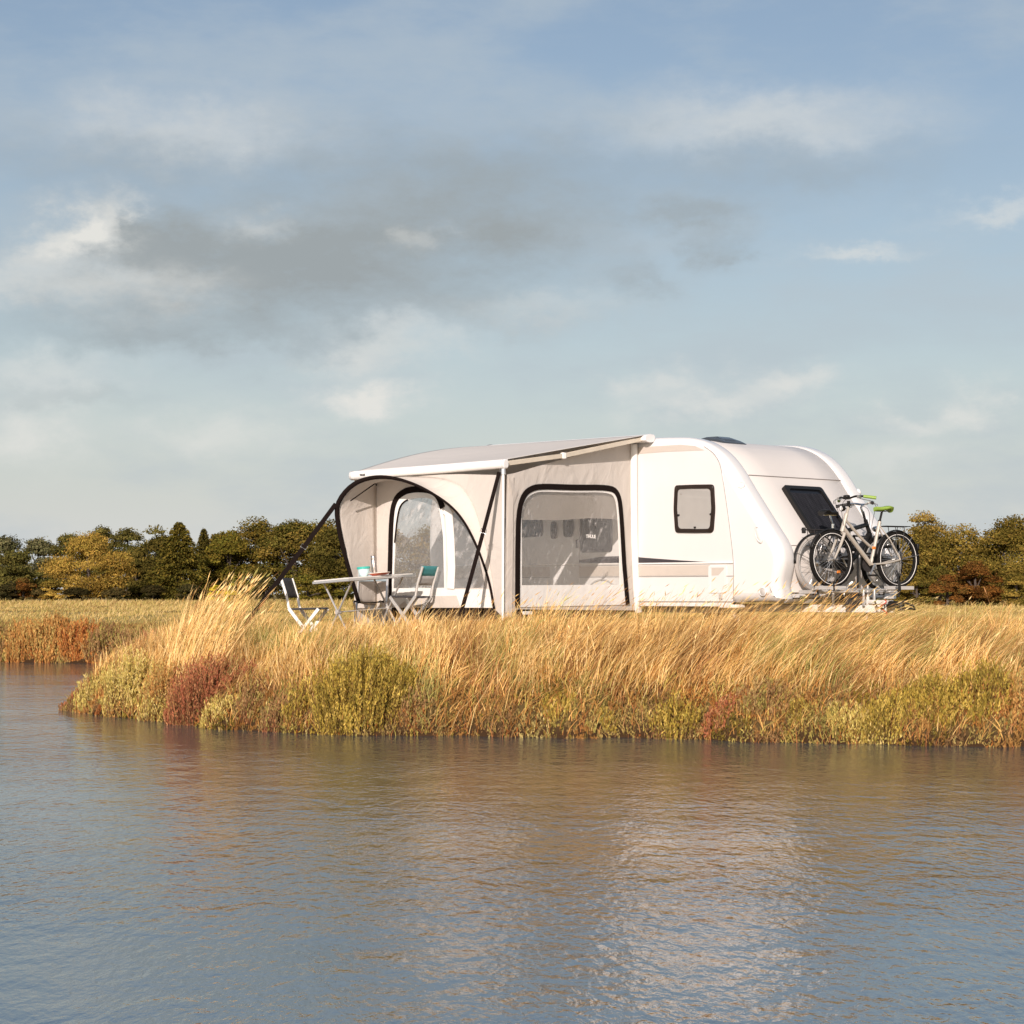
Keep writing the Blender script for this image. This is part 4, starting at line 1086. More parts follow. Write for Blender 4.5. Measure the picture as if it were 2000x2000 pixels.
rack = empty('bicycle_rack', toW(2.6, 1.15, .36), FRAME_RZ, 'drawbar bicycle rack with two grey wheel channels and black straps', 'bicycle rack')
def rk(p):   # world point to rack-local
    q = Vector(p) - rack.location; c_, s_ = math.cos(-FRAME_RZ), math.sin(-FRAME_RZ)
    return Vector((q.x * c_ - q.y * s_, q.x * s_ + q.y * c_, q.z))
for bk, zz in ((cpt, zr1), (cpt2, zr1 - .055)):
    c_ = rk((bk.x, bk.y, zz - .012)); d_ = rk((bk.x + BDIR.x, bk.y + BDIR.y, zz - .012)) - c_
    for sgn in (-1, 1):
        m = MB(); a = c_ + d_ * (.38 * sgn); e = c_ + d_ * (.88 * sgn); side = Vector((-d_.y, d_.x, 0)) * .03
        m.beam(a, e, .075, .008); m.beam(a + side + Vector((0, 0, .02)), e + side + Vector((0, 0, .02)), .006, .045); m.beam(a - side + Vector((0, 0, .02)), e - side + Vector((0, 0, .02)), .006, .045)
        m.build('wheel_channel', M['light_grey'], rack)
        m = MB(); wc = c_ + d_ * (.61 * sgn); loop = [wc + side * 1.5 + Vector((0, 0, -.02)), wc + side * 1.2 + Vector((0, 0, .10)), wc - side * 1.2 + Vector((0, 0, .10)), wc - side * 1.5 + Vector((0, 0, -.02))]
        m.tube(loop, .012, 6, closed=True); m.build('wheel_strap', M['black'], rack)
mid = rk((cpt + cpt2) / 2); mid.z = 0
for x_ in (-.22, .24):
    m = MB(); c_ = Vector((x_ * 1.0 - .02, 0, .20)); m.tube([c_ + Vector((0, -.62, 0)), c_ + Vector((0, .62, 0))], .013, 10); m.build('cross_tube', M['alu'], rack)
for y_ in (-.42, .42):
    m = MB(); m.tube([Vector((-.40, y_, .17)), Vector((.36, y_, .17))], .016, 8); m.build('long_tube', M['alu'], rack)
m = MB()
for (x_, y_) in ((-.18, -.25), (-.18, .25), (.22, -.12), (.22, .12)): m.beam((x_, y_, -.02), (x_, y_, .20), .026, .03, up=(1, 0, 0))
m.build('mounting_bracket', M['alu'], rack, bevel=.004)
m = MB(); m.box((.10, -.18, .06), (.04, .34, .20)); m.build('lamp_board', M['dkgrey'], rack, bevel=.01)
m = MB(); m.tube([Vector((-.05, .12, .18)), Vector((-.05, .12, .80)), Vector((-.05, .02, .92))], .016, 8); m.tube([Vector((-.05, .02, .92)), Vector((.22, -.05, .90))], .013, 8); m.build('clamp_arm', M['bikeblack'], rack)
for (px, py, mm) in ((1707, 1070, M['orange']), (1638, 1117, M['orange'])):
    m = MB(); c_ = rk(px_world(px, 29.75, CAMZ - (py - HOR) / FPX * 29.75)); m.box(c_, (.02, .06, .035)); m.build('reflector', mm, rack, bevel=.005)

# ------------------------------------------------------------------ folding table, chairs, and what stands on the table
TY = 29.5
tc_ = px_world(710, TY, 0); TILT = R(4.6)
table = empty('folding_table', (tc_.x, tc_.y, gz(tc_.x, tc_.y)), 0, 'pale folding camping table with crossed legs standing in front of the tent porch', 'table')
tg0 = table.location.z
def tl(u, v, z):      # u along the long side (away-right), v along the short side, z up, then the lean of uneven ground
    x = CC * u + CC * v; y = CC * u - CC * v
    return Vector((x, y, z + x * math.tan(TILT)))
th = .715 - tg0
for k_ in range(6):
    v = -.35 + .70 * (k_ + .5) / 6; m = MB(); a = tl(-.56, v, th); e = tl(.56, v, th)
    m.beam(a, e, .112, .016, up=(0, 0, 1)); m.build('slat', M['tabletop'], table, bevel=.003)
m = MB()
for v in (-.345, .345): m.beam(tl(-.57, v, th - .02), tl(.57, v, th - .02), .02, .03)
for u in (-.565, .565): m.beam(tl(u, -.355, th - .02), tl(u, .355, th - .02), .02, .03)
m.build('rim_frame', M['alu'], table)
for u in (-.44, .44):
    for s_ in (-1, 1):
        m = MB(); m.tube([tl(u + .012 * s_, -.30 * s_, th - .03), tl(u + .012 * s_, .31 * s_, .0 - .05)], .013, 8); m.build('leg', M['alu'], table)
    m = MB(); m.tube([tl(u - .03, 0, th * .49), tl(u + .03, 0, th * .49)], .03, 10); m.build('leg_joint', M['light_grey'], table)
m = MB(); m.tube([tl(-.44, 0, th * .49), tl(.44, 0, th * .49)], .010, 8); m.build('stretcher', M['alu'], table)
def on_table(px, Y):
    p = px_world(px, Y, 0); return Vector((p.x, p.y, tg0 + th + .012 + (p.x - tc_.x) * math.tan(TILT)))
bw = on_table(711.5, 29.35)
bowl = empty('bowl', bw, 0, 'round pale blue bowl with turquoise rim on the folding table', 'bowl'); bowl.rotation_euler = (0, -TILT, 0)
m = MB(); m.lathe([(.0, .0), (.045, .0), (.05, .006), (.068, .035), (.075, .07), (.079, .10), (.076, .10), (.071, .07), (.06, .03), (0, .012)], 28); m.build('bowl_body', M['bowlwhite'], bowl, angle=50)
m = MB(); m.lathe([(.080, .098), (.088, .100), (.089, .122), (.083, .128), (.0, .124)], 28); m.build('lid', M['mint'], bowl, angle=40)
fl = on_table(732, 29.5)
flask = empty('vacuum_flask', fl, 0, 'tall brushed steel flask standing on the folding table', 'flask'); flask.rotation_euler = (0, -TILT, 0)
m = MB(); m.lathe([(.0, 0), (.034, 0), (.037, .006), (.037, .20), (.033, .207), (.033, .212)], 24); m.build('flask_body', M['flask'], flask, angle=40)
m = MB(); m.lathe([(.035, .212), (.036, .222), (.034, .258), (.028, .266), (.0, .267)], 24); m.build('cup_lid', M['flask'], flask, angle=40)
pl = on_table(741, 29.32)
plate = empty('plate', pl, 0, 'shallow orange plate on the folding table beside the flask', 'plate'); plate.rotation_euler = (0, -TILT, 0)
m = MB(); m.lathe([(.0, .0), (.09, .0), (.12, .012), (.142, .026), (.140, .030), (.115, .020), (.0, .012)], 32); m.build('plate_body', M['plate'], plate, angle=60)
m = MB(); m.lathe([(.143, .026), (.146, .030), (.144, .035), (.138, .036), (.137, .031)], 32); m.build('plate_rim', M['plate_in'], plate)

def make_chair(label, leg_m, back_m, back2=None, low=.60):
    """x forward, y left; crossed legs; seat at .44"""
    c = empty('folding_chair', (0, 0, 0), 0, label, 'chair', 'folding chairs round the table')
    for s_ in (-1, 1):
        y = .205 * s_
        m = MB(); m.tube([(-.315, y, .86), (-.235, y, .62), (-.205, y, .46)], .018, 8); m.build('back_post', leg_m, c)
        m = MB(); m.beam((-.205, y, .46), (.16, y, .0), .022, .042); m.build('leg', leg_m, c)
        m = MB(); y2 = y - .022 * s_; m.beam((.205, y2, .455), (-.17, y2, .0), .022, .042); m.build('leg', leg_m, c)
        m = MB(); m.tube([(-.022, y - .03 * s_, .228), (-.022, y + .015 * s_, .228)], .014, 8); m.build('pivot', M['steel'], c)
        m = MB(); m.beam((-.20, y - .03 * s_, .452), (.215, y - .03 * s_, .462), .018, .022); m.build('seat_rail', M['darkcloth'], c)
    m = MB(); rows = [[Vector((-.20 + .41 * i / 8, -.19 + .38 * j / 6, .458 - .018 * math.sin(math.pi * j / 6) + .01 * i / 8)) for j in range(7)] for i in range(9)]
    m.grid(rows); o = m.build('seat', M['darkcloth'], c); sm = o.modifiers.new('thickness', 'SOLIDIFY'); sm.thickness = .006
    def back(zs, material):
        m = MB(); rows = []
        for z in zs:
            x = -.235 - (z - .62) * (.08 / .24); rows.append([Vector((x - .022 * math.sin(math.pi * j / 6), -.213 + .426 * j / 6, z)) for j in range(7)])
        m.grid(rows); o = m.build('backrest', material, c); sm = o.modifiers.new('thickness', 'SOLIDIFY'); sm.thickness = .008
    if back2: back((.735, .77, .81, .865), back_m); back((.61, .65, .69, .73), back2)
    else: back([low + (.865 - low) * i / 5 for i in range(6)], back_m)
    for (p, q) in (((.155, -.2, .01), (.155, .2, .01)), ((-.165, -.18, .01), (-.165, .18, .01))):
        m = MB(); m.tube([p, q], .010, 6); m.build('stretcher', leg_m, c)
    return c
def put_chair(c, px, Y, deg, sc_=1.0, dz=0):
    p = px_world(px, Y, 0); c.location = (p.x, p.y, gz(p.x, p.y) + dz); c.rotation_euler = (0, 0, R(deg)); c.scale = (sc_,) * 3
put_chair(make_chair('white folding chair with dark back, side-on at the left end of the table', M['white_paint'], M['dkgrey']), 603, 30.0, -15)
put_chair(make_chair('folding chair with teal upper back, right of the table before the tent door', M['alu'], M['teal'], M['greycloth']), 801, 29.75, 152, .98, .09)
put_chair(make_chair('folding chair with blue grey back, half hidden behind the table', M['alu'], M['bluegrey'], None, .735), 722, 30.15, -95, .98, .05)

# ------------------------------------------------------------------ vegetation helpers
def unit(v): return v / np.maximum(1e-9, np.linalg.norm(v, axis=-1, keepdims=True))
def leaf_quads(P, U, V, col):
    """one four-cornered leaf per point: centre P, half axes U and V"""
    n = len(P); v = np.stack([P - U, P + V * .9 - U * .15, P + U, P - V * .9 - U * .15], 1).reshape(-1, 3)
    q = np.arange(n * 4).reshape(n, 4); return v, q, np.repeat(col, 4, 0)
def mixcol(cols, w, jit=.18):
    c = np.asarray(cols)[w]; return np.clip(c * (1 + rng.uniform(-jit, jit, (len(w), 1))) * (1 + rng.uniform(-.06, .06, (len(w), 3))), .004, .95)
def crown_broad(H, W, D, cols, n, leaf, lobes=30, base=.0, up=0.0, ragged=.35, pts=None):
    lo = []
    for i in range(lobes):
        z = rng.uniform(base, 1.0); th = rng.uniform(0, 2 * math.pi)
        rad = (1 - abs(2 * (z - .42)) ** 2.6 * .85); rad = max(.15, rad) * rng.uniform(.45, .92)
        lo.append((rad * math.cos(th) * W / 2 * .82, rad * math.sin(th) * D / 2 * .82, H * (.06 + .84 * z), rng.uniform(.12, .25) * min(W, H)))
    lo.append((0, 0, H * .9, .16 * W)); # small side sprays break the outline
    for i in range(lobes):
        a_ = lo[rng.integers(0, lobes)]; dv = rng.normal(size=3); dv /= np.linalg.norm(dv); dv[2] = abs(dv[2]) * .9
        lo.append((a_[0] + dv[0] * a_[3] * .95, a_[1] + dv[1] * a_[3] * .95, a_[2] + dv[2] * a_[3] * .85, a_[3] * rng.uniform(.28, .55)))
    lo = np.array(lo)
    k_ = rng.choice(len(lo), n, p=lo[:, 3] ** 2 / (lo[:, 3] ** 2).sum())
    d = unit(rng.normal(size=(n, 3))); d[:, 2] = np.abs(d[:, 2]) * .8 + d[:, 2] * .2; d = unit(d)
    r = lo[k_, 3:4] * (1 + ragged * rng.normal(size=(n, 1)) * .5) * rng.uniform(.55, 1.03, (n, 1)) ** .5
    P = lo[k_, :3] + d * r * np.array([1, 1, .85]); P[:, 2] = np.maximum(P[:, 2], .03 * H + rng.uniform(0, .06, n) * H)
    nrm = unit(d + rng.normal(size=(n, 3)) * .55)
    U = unit(np.cross(nrm, rng.normal(size=(n, 3)))); 
    if up: U = unit(U + np.array([0, 0, up]))
    V = np.cross(nrm, U); s = leaf * rng.uniform(.6, 1.35, (n, 1))
    lobe_col = rng.choice(len(cols), len(lo))
    w = np.where(rng.random(n) < .62, lobe_col[k_], rng.choice(len(cols), n))
    c = mixcol(cols, w) * rng.uniform(.62, 1.35, len(lo))[k_][:, None]
    return leaf_quads(P, U * s, V * s * (.45 if up else .62), c), lo
def crown_conifer(H, W, cols, n, leaf):
    z = rng.beta(1.0, 1.25, n); tier = np.floor(z * 15) / 15 + rng.normal(size=n) * .012
    br = rng.integers(0, 11, n); th = br * 2 * math.pi / 11 + np.floor(z * 15) * 1.3 + rng.normal(size=n) * .17
    rmax = W / 2 * (1 - np.clip(tier, 0, 1)) ** .85 * (.78 + .3 * np.sin(br * 2.4 + np.floor(z * 15) * 1.9)) + .05
    f = rng.uniform(.15, 1, n) ** .6
    P = np.stack([np.cos(th) * rmax * f, np.sin(th) * rmax * f, H * (.03 + .95 * tier) - .14 * rmax * f + rng.normal(size=n) * .05], 1)
    d = np.stack([np.cos(th), np.sin(th), np.full(n, -.25)], 1) + rng.normal(size=(n, 3)) * .4
    U = unit(d); V = unit(np.cross(U, rng.normal(size=(n, 3)) + np.array([0, 0, 1.5]))); s = leaf * rng.uniform(.6, 1.3, (n, 1))
    return leaf_quads(P, U * s, V * s * .5, mixcol(cols, rng.choice(len(cols), n), .25)), None
LEAFK, NK = .56, 2.5
def tree(name, px, Y, top, wpx, kind, cols, label, n=5200, leaf=.15, base=.0, group='trees at the edge of the field', cat='tree', lobes=30, up=0, ragged=.35):
    n = int(n * NK); leaf = leaf * LEAFK
    x = (px - 1000) / FPX * Y; g = gz(x, Y); H = CAMZ + (HOR - top) / FPX * Y - g; W = wpx / FPX * Y * (1.32 if kind != 'conifer' else 1.1)
    t = empty(name, (x, Y, g - .02), rng.uniform(0, 6.28), label, cat, group)
    if kind == 'conifer': (v, q, c), lo = crown_conifer(H, W, cols, n, leaf)
    else: (v, q, c), lo = crown_broad(H, W, min(W, H * 1.1), cols, n, leaf, lobes, base, up, ragged)
    zs = v[:, 2]; top_ = np.quantile(zs, .9985); v[:, 2] = np.where(zs > 0, zs * (H / top_), zs); v[:, 2] = np.minimum(v[:, 2], H * 1.03)
    c = np.clip(c * np.array([1.08, 1.0, .78]), 0, 1)
    np_mesh('crown', v, q, None, c, M['leaf'], t)
    m = MB(); r0 = .035 * H + .03
    m.tube([(0, 0, -.1), (.02 * H, .01 * H, .3 * H), (-.01 * H, 0, .6 * H), (.01, 0, .88 * H)], [r0, r0 * .75, r0 * .45, r0 * .1], 8)
    if lo is not None and kind != 'conifer':
        for i in range(min(7, len(lo))):
            e = Vector(lo[i, :3]); e.z *= H / top_; a = Vector((0, 0, e.z * rng.uniform(.35, .6)))
            m.tube([a, a.lerp(e, .5) + Vector((0, 0, .03 * H)), e], [r0 * .4, r0 * .28, r0 * .08], 6)
    m.build('trunk', M['bark'], t)
    return t

# ------------------------------------------------------------------ trees and thicket at the edge of the field
OAK = [(.115, .096, .024), (.16, .125, .03), (.08, .07, .019), (.20, .145, .036)]
OLIVE = [(.115, .10, .028), (.15, .125, .034), (.075, .075, .02), (.19, .14, .04)]
GOLD = [(.30, .205, .055), (.37, .26, .075), (.22, .145, .038), (.26, .20, .05)]
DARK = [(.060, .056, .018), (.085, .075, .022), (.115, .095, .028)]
PINE = [(.105, .098, .034), (.14, .125, .042), (.070, .070, .024)]
GREYG = [(.12, .122, .07), (.15, .145, .085), (.085, .09, .05)]
YGREEN = [(.13, .115, .022), (.09, .088, .02), (.17, .13, .03)]
RUST = [(.17, .075, .022), (.12, .052, .018), (.21, .105, .035), (.09, .06, .02)]
RIGHT = [(.20, .15, .04), (.15, .12, .03), (.25, .18, .05), (.11, .095, .025)]
# far row first
for a in (
    ('pine_tree', 12, 185, 1046, 110, 'broad', GREYG, 'grey green pine cut by the left edge of the photo'),
    ('pine_tree', 75, 190, 1050, 85, 'broad', GREYG, 'small grey green tree showing in the gap left of the golden bush'),
    ('pine_tree', 135, 185, 1042, 70, 'broad', PINE, 'low flat pine top peeping over the left of the golden bush'),
    ('pine_tree', 200, 180, 1028, 70, 'broad', PINE, 'round pine top rising above the middle of the golden bush'),
    ('pine_tree', 250, 172, 1032, 90, 'broad', PINE, 'spreading green pine right behind the golden bush'),
    ('pine_tree', 305, 170, 1028, 90, 'broad', PINE, 'dark pine left of the pointed conifer'),
    ('oak_tree', 435, 165, 1043, 70, 'broad', OLIVE, 'brownish oak in the dip right of the conifers'),
    ('oak_tree', 640, 160, 1016, 120, 'broad', OAK, 'dark oak just left of the tent porch, behind the strap'),
    ('oak_tree', 745, 158, 1020, 130, 'broad', OAK, 'dark oak hidden in part behind the tent porch'),
    ('oak_tree', 850, 158, 1026, 130, 'broad', OAK, 'oak seen dimly through the clear tent door'),
    ('oak_tree', 960, 160, 1030, 140, 'broad', OAK, 'oak behind the middle of the awning tent')):
    tree(*a[:7], a[7], 4200, .17, lobes=26)
tree('oak_tree', 500, 140, 1012, 150, 'broad', OAK, 'tallest rounded oak left of the awning strap', 8500, .14, lobes=44)
tree('oak_tree', 445, 138, 1038, 110, 'broad', YGREEN, 'yellow green oak with turning leaves beside the dark conifer', 6500, .14, lobes=34)
tree('oak_tree', 575, 138, 1016, 140, 'broad', OLIVE, 'olive brown oak crossed by the black awning strap', 8000, .14, lobes=42)
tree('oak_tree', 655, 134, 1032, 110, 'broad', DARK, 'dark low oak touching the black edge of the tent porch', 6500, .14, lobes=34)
tree('conifer_tree', 350, 132, 1022, 165, 'conifer', [(.08, .078, .02), (.12, .105, .026), (.16, .125, .03)], 'pointed green conifer with drooping sprays', 9500, .17)
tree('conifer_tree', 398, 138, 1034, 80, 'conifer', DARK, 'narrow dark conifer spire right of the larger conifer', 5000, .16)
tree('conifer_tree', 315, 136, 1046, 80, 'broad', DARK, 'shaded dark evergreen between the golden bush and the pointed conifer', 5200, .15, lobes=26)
tree('pine_tree', 32, 145, 1072, 130, 'broad', PINE, 'mid green pine at the far left, in front of the grey ones', 6500, .15, lobes=30)
tree('willow_bush', 172, 128, 1040, 186, 'broad', GOLD, 'large rounded golden brown willow bush on the field edge', 12000, .13, lobes=60, up=.9, cat='bush', ragged=.3)
tree('oak_tree', 268, 136, 1070, 60, 'broad', DARK, 'dark gap-filling evergreen at the right flank of the golden bush', 4200, .15, lobes=20)
# right of the caravan
tree('oak_tree', 1805, 96, 1000, 100, 'broad', [(.27, .19, .055), (.22, .16, .045), (.16, .125, .035)], 'light tawny tree with thin pointed top right of the bicycles', 9000, .085, lobes=40)
tree('oak_tree', 1768, 94, 1050, 110, 'broad', RIGHT, 'bushy olive tree directly behind the rear bicycle wheel', 9000, .085, lobes=40)
tree('oak_tree', 1880, 95, 1026, 140, 'broad', RIGHT, 'wide olive brown tree in the middle of the right hand thicket', 11000, .085, lobes=54)
tree('oak_tree', 1975, 93, 1008, 150, 'broad', RIGHT, 'tallest dense tree cut by the right edge of the photo', 12000, .085, lobes=56)
tree('oak_tree', 2070, 95, 1015, 150, 'broad', RIGHT, 'dense tree just beyond the right edge of the photo', 7000, .09, lobes=40)
tree('oak_tree', 1690, 99, 1040, 120, 'broad', RIGHT, 'olive tree mostly hidden by the caravan nose and bicycles', 7000, .09, lobes=40)
tree('rust_bush', 1905, 86, 1096, 120, 'broad', RUST, 'rust red bush spreading at the foot of the right hand thicket', 6500, .07, lobes=34, cat='bush')
tree('rust_bush', 1850, 85, 1122, 70, 'broad', RUST, 'low rusty bush left of the larger rust red one', 3500, .07, lobes=18, cat='bush')
tree('rust_bush', 1985, 86, 1118, 90, 'broad', RIGHT, 'low brown olive bush at the right edge below the thicket', 4200, .07, lobes=22, cat='bush')
# thicket along the foot of the trees
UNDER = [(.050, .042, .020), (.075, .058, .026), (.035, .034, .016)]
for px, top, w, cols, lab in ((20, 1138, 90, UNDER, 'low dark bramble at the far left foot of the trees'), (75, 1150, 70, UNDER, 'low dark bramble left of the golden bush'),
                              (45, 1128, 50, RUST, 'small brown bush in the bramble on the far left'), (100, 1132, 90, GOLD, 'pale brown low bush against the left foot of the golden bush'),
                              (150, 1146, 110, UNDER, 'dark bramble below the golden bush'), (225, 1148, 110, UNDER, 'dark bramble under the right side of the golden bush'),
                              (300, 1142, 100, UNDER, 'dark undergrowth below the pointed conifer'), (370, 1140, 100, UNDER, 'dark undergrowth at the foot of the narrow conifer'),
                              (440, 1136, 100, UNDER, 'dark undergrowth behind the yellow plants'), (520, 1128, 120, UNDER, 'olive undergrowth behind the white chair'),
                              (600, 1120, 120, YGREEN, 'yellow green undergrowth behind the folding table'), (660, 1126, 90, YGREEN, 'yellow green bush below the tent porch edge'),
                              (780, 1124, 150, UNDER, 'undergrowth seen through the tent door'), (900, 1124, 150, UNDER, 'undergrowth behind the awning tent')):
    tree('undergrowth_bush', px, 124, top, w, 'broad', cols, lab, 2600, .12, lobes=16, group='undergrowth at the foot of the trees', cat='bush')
YEL = [(.50, .42, .02), (.38, .36, .03), (.6, .48, .03)]
for px, top, w, cols, lab in ((1735, 1110, 90, RIGHT, 'olive bush low behind the rear bicycle wheel'), (1790, 1118, 90, RIGHT, 'dark olive bush right of the rear bicycle wheel'),
                              (1835, 1105, 90, OLIVE, 'shaded olive bush left of the rust red bushes'), (1930, 1092, 110, RIGHT, 'olive bush behind the larger rust red bush'),
                              (1990, 1088, 110, RIGHT, 'olive bush behind the brown bush at the right edge'), (1690, 1115, 90, RIGHT, 'olive bush seen between the bicycle wheels')):
    tree('undergrowth_bush', px, 90, top, w, 'broad', cols, lab, 3400, .08, lobes=24, group='undergrowth at the foot of the right hand trees', cat='bush')
tree('yellow_shrub', 420, 118, 1142, 26, 'broad', YEL, 'bright yellow shrub left of the pair at the field edge', 900, .08, lobes=9, group='yellow shrubs at the field edge', cat='shrub')
tree('yellow_shrub', 452, 118, 1138, 24, 'broad', YEL, 'bright yellow green shrub right of the pair at the field edge', 900, .08, lobes=9, group='yellow shrubs at the field edge', cat='shrub')

# ------------------------------------------------------------------ shrubs on the bank
SAGE = [(.48, .335, .065), (.36, .26, .05), (.58, .42, .10), (.24, .17, .038)]
LIME = [(.64, .50, .14), (.52, .40, .11), (.70, .54, .20)]
AMBER = [(.56, .31, .10), (.46, .23, .07), (.54, .39, .13)]
RED = [(.44, .165, .08), (.36, .12, .06), (.50, .24, .11), (.34, .18, .07)]
ORNG = [(.52, .22, .06), (.44, .16, .05), (.56, .31, .10)]
BROWN = [(.36, .21, .09), (.28, .15, .065), (.42, .28, .11), (.38, .31, .09)]
def shrub(px, py, wpx, hpx, cols, label, tips=None, dens=820, leaf=.0095, depth=.8, group='shrubs along the water', lean=.06, back=None):
    Y = (CAMZ - WATER_Z) * FPX / (py - HOR)
    if back is not None:                 # find the waterline of the far bank
        Ys = np.linspace(44, 54, 201); Y = float(Ys[np.argmax(shore_d((px - 1000) / FPX * Ys, Ys) > back)])
    W = wpx / FPX * Y; H = hpx / FPX * Y; D = W * depth
    x0 = (px - 1000) / FPX * Y; y0 = Y + D * .38 + .04
    ns = int(max(50, dens * W * D * .8))
    th = rng.uniform(0, 2 * math.pi, ns); rho = np.sqrt(rng.random(ns))
    bx = rho * np.cos(th) * W * .40; by = rho * np.sin(th) * D * .42
    gzv = height(x0 + bx, y0 + by); gz0 = float(WATER_Z)
    env = H * np.sqrt(np.maximum(.05, 1 - .82 * (rho * (1 + .25 * np.sin(3 * th + px))) ** 2)) * rng.uniform(.58, 1.12, ns)
    topz = np.maximum(gz0 + env, gzv + .25 * H * rng.uniform(.6, 1, ns)); L = np.maximum(topz - gzv, .08)
    dirx = np.cos(th) * rho * .22 * W / max(W, H) + rng.normal(size=ns) * .07 + lean; diry = np.sin(th) * rho * .22 + rng.normal(size=ns) * .07
    nl = min(36, max(13, int(34 * H / .8)))
    f = (np.arange(nl) + rng.random((ns, nl))) / nl * .97 + .03
    Px = x0 + bx[:, None] + dirx[:, None] * L[:, None] * f ** 1.2; Py = y0 + by[:, None] + diry[:, None] * L[:, None] * f ** 1.2; Pz = gzv[:, None] + L[:, None] * f
    P = np.stack([Px, Py, Pz], 2).reshape(-1, 3); P += rng.normal(size=P.shape) * leaf * np.array([.75, .75, .4])
    n = len(P)
    U = np.stack([np.repeat(dirx, nl), np.repeat(diry, nl), np.ones(n)], 1) + rng.normal(size=(n, 3)) * .30; U = unit(U)
    V = unit(np.cross(U, rng.normal(size=(n, 3)))); s = leaf * rng.uniform(.7, 1.4, (n, 1))
    stem_c = rng.choice(len(cols), ns); w = np.where(rng.random(n) < .88, np.repeat(stem_c, nl), rng.choice(len(cols), n))
    c = mixcol(cols, w, .2)
    if tips is not None:        # lower leaves of another colour
        low = (f.reshape(-1) < rng.uniform(.1, .6, n)); c[low] = mixcol(tips, rng.choice(len(tips), low.sum()), .2)
    v, q, cc = leaf_quads(P, U * s * 1.9, V * s * .62, c)
    o = empty('bank_shrub', (x0, y0, gzv.mean()), 0, label, 'shrub', group)
    off = np.array([x0, y0, gzv.mean()])
    np_mesh('foliage', v - off, q, None, cc, M['twig'], o)
    # stems
    k_ = 1.0; sv = []; 
    A = np.stack([x0 + bx, y0 + by, gzv - .03], 1) - off; B = np.stack([x0 + bx + dirx * L, y0 + by + diry * L, gzv + L * .97], 1) - off
    sd = unit(np.cross(B - A, rng.normal(size=A.shape))) * .004
    vv = np.stack([A - sd, A + sd, B], 1).reshape(-1, 3); np_mesh('stems', vv, None, np.arange(len(vv)).reshape(-1, 3), np.tile(np.array([[.16, .09, .045]]), (len(vv), 1)), M['twig'], o)
    return o
for a in (
    (140, 1388, 70, 20, RED, 'low red tuft at the very tip of the spit', None),
    (185, 1393, 115, 76, LIME, 'rounded yellow green shrub near the tip of the spit', ORNG),
    (195, 1394, 60, 26, ORNG, 'low orange growth under the yellow green shrub at the tip', None),
    (250, 1402, 140, 130, LIME, 'second yellow green shrub from the tip of the spit', AMBER),
    (318, 1408, 120, 118, AMBER, 'amber brown shrub right of the yellow green ones', BROWN),
    (300, 1409, 90, 60, LIME, 'low pale yellow shrub at the water below the amber one', AMBER),
    (400, 1418, 215, 132, RED, 'broad red brown shrub on the spit', RED),
    (425, 1424, 90, 66, LIME, 'small yellow green shrub in front of the red brown one', AMBER),
    (482, 1426, 80, 92, BROWN, 'dark brown shrub right of the red one', RED),
    (545, 1431, 110, 66, BROWN, 'brown pink shrub left of the large olive bush', RED),
    (575, 1432, 60, 110, SAGE, 'narrow olive shrub touching the left side of the large olive bush', AMBER),
    (705, 1437, 245, 165, SAGE, 'largest olive green bush standing at the water below the folding chairs', SAGE),
    (803, 1437, 60, 96, BROWN, 'shaded red brown shrub on the right flank of the large olive bush', ORNG),
    (1090, 1440, 84, 62, SAGE, 'small bright olive shrub at the water below the tent', AMBER),
    (1185, 1441, 50, 40, SAGE, 'tiny olive shrub between two larger ones at the water', BROWN),
    (1320, 1445, 110, 92, SAGE, 'olive shrub at the water below the caravan side window', BROWN),
    (1405, 1446, 90, 60, RED, 'low reddish shrub right of the olive one below the caravan', ORNG),
    (1500, 1448, 140, 112, BROWN, 'brown and olive shrub below the caravan nose', ORNG),
    (1560, 1449, 50, 90, SAGE, 'slim olive shrub right of the brown one below the caravan nose', BROWN),
    (1665, 1453, 110, 70, LIME, 'low pale olive shrub left of the right hand clump', SAGE),
    (1745, 1455, 140, 100, SAGE, 'olive shrub second from the left in the right hand clump', LIME),
    (1835, 1456, 150, 135, SAGE, 'tall olive shrub in the middle of the right hand clump', AMBER),
    (1930, 1457, 150, 168, SAGE, 'tallest olive shrub at the right edge of the bank', ORNG),
    (2010, 1458, 130, 150, AMBER, 'amber shrub cut by the right edge of the photo', ORNG)):
    shrub(*a[:7])
for a in ((-20, 1289, 90, 46, BROWN, 'brown green shrub cut by the left edge on the far bank', AMBER), (40, 1289, 90, 58, AMBER, 'amber shrub near the left edge on the far bank', ORNG),
          (95, 1289, 100, 66, AMBER, 'tallest amber shrub on the far bank', ORNG), (150, 1289, 90, 60, ORNG, 'orange shrub in the middle of the far bank', ORNG),
          (200, 1289, 80, 54, BROWN, 'dark brown shrub right of the orange one on the far bank', ORNG), (250, 1289, 80, 50, BROWN, 'brown shrub on the far bank beside the inlet', RED),
          (300, 1288, 80, 50, RED, 'reddish shrub on the far bank next to the tall grass', ORNG), (350, 1287, 80, 52, AMBER, 'amber shrub of the far bank half behind the tall grass', ORNG)):
    shrub(a[0], a[1], a[2] * 1.15, a[3] * 1.45, *a[4:7], dens=520, leaf=.017, depth=.8, group='shrubs on the far bank', back=-.12)

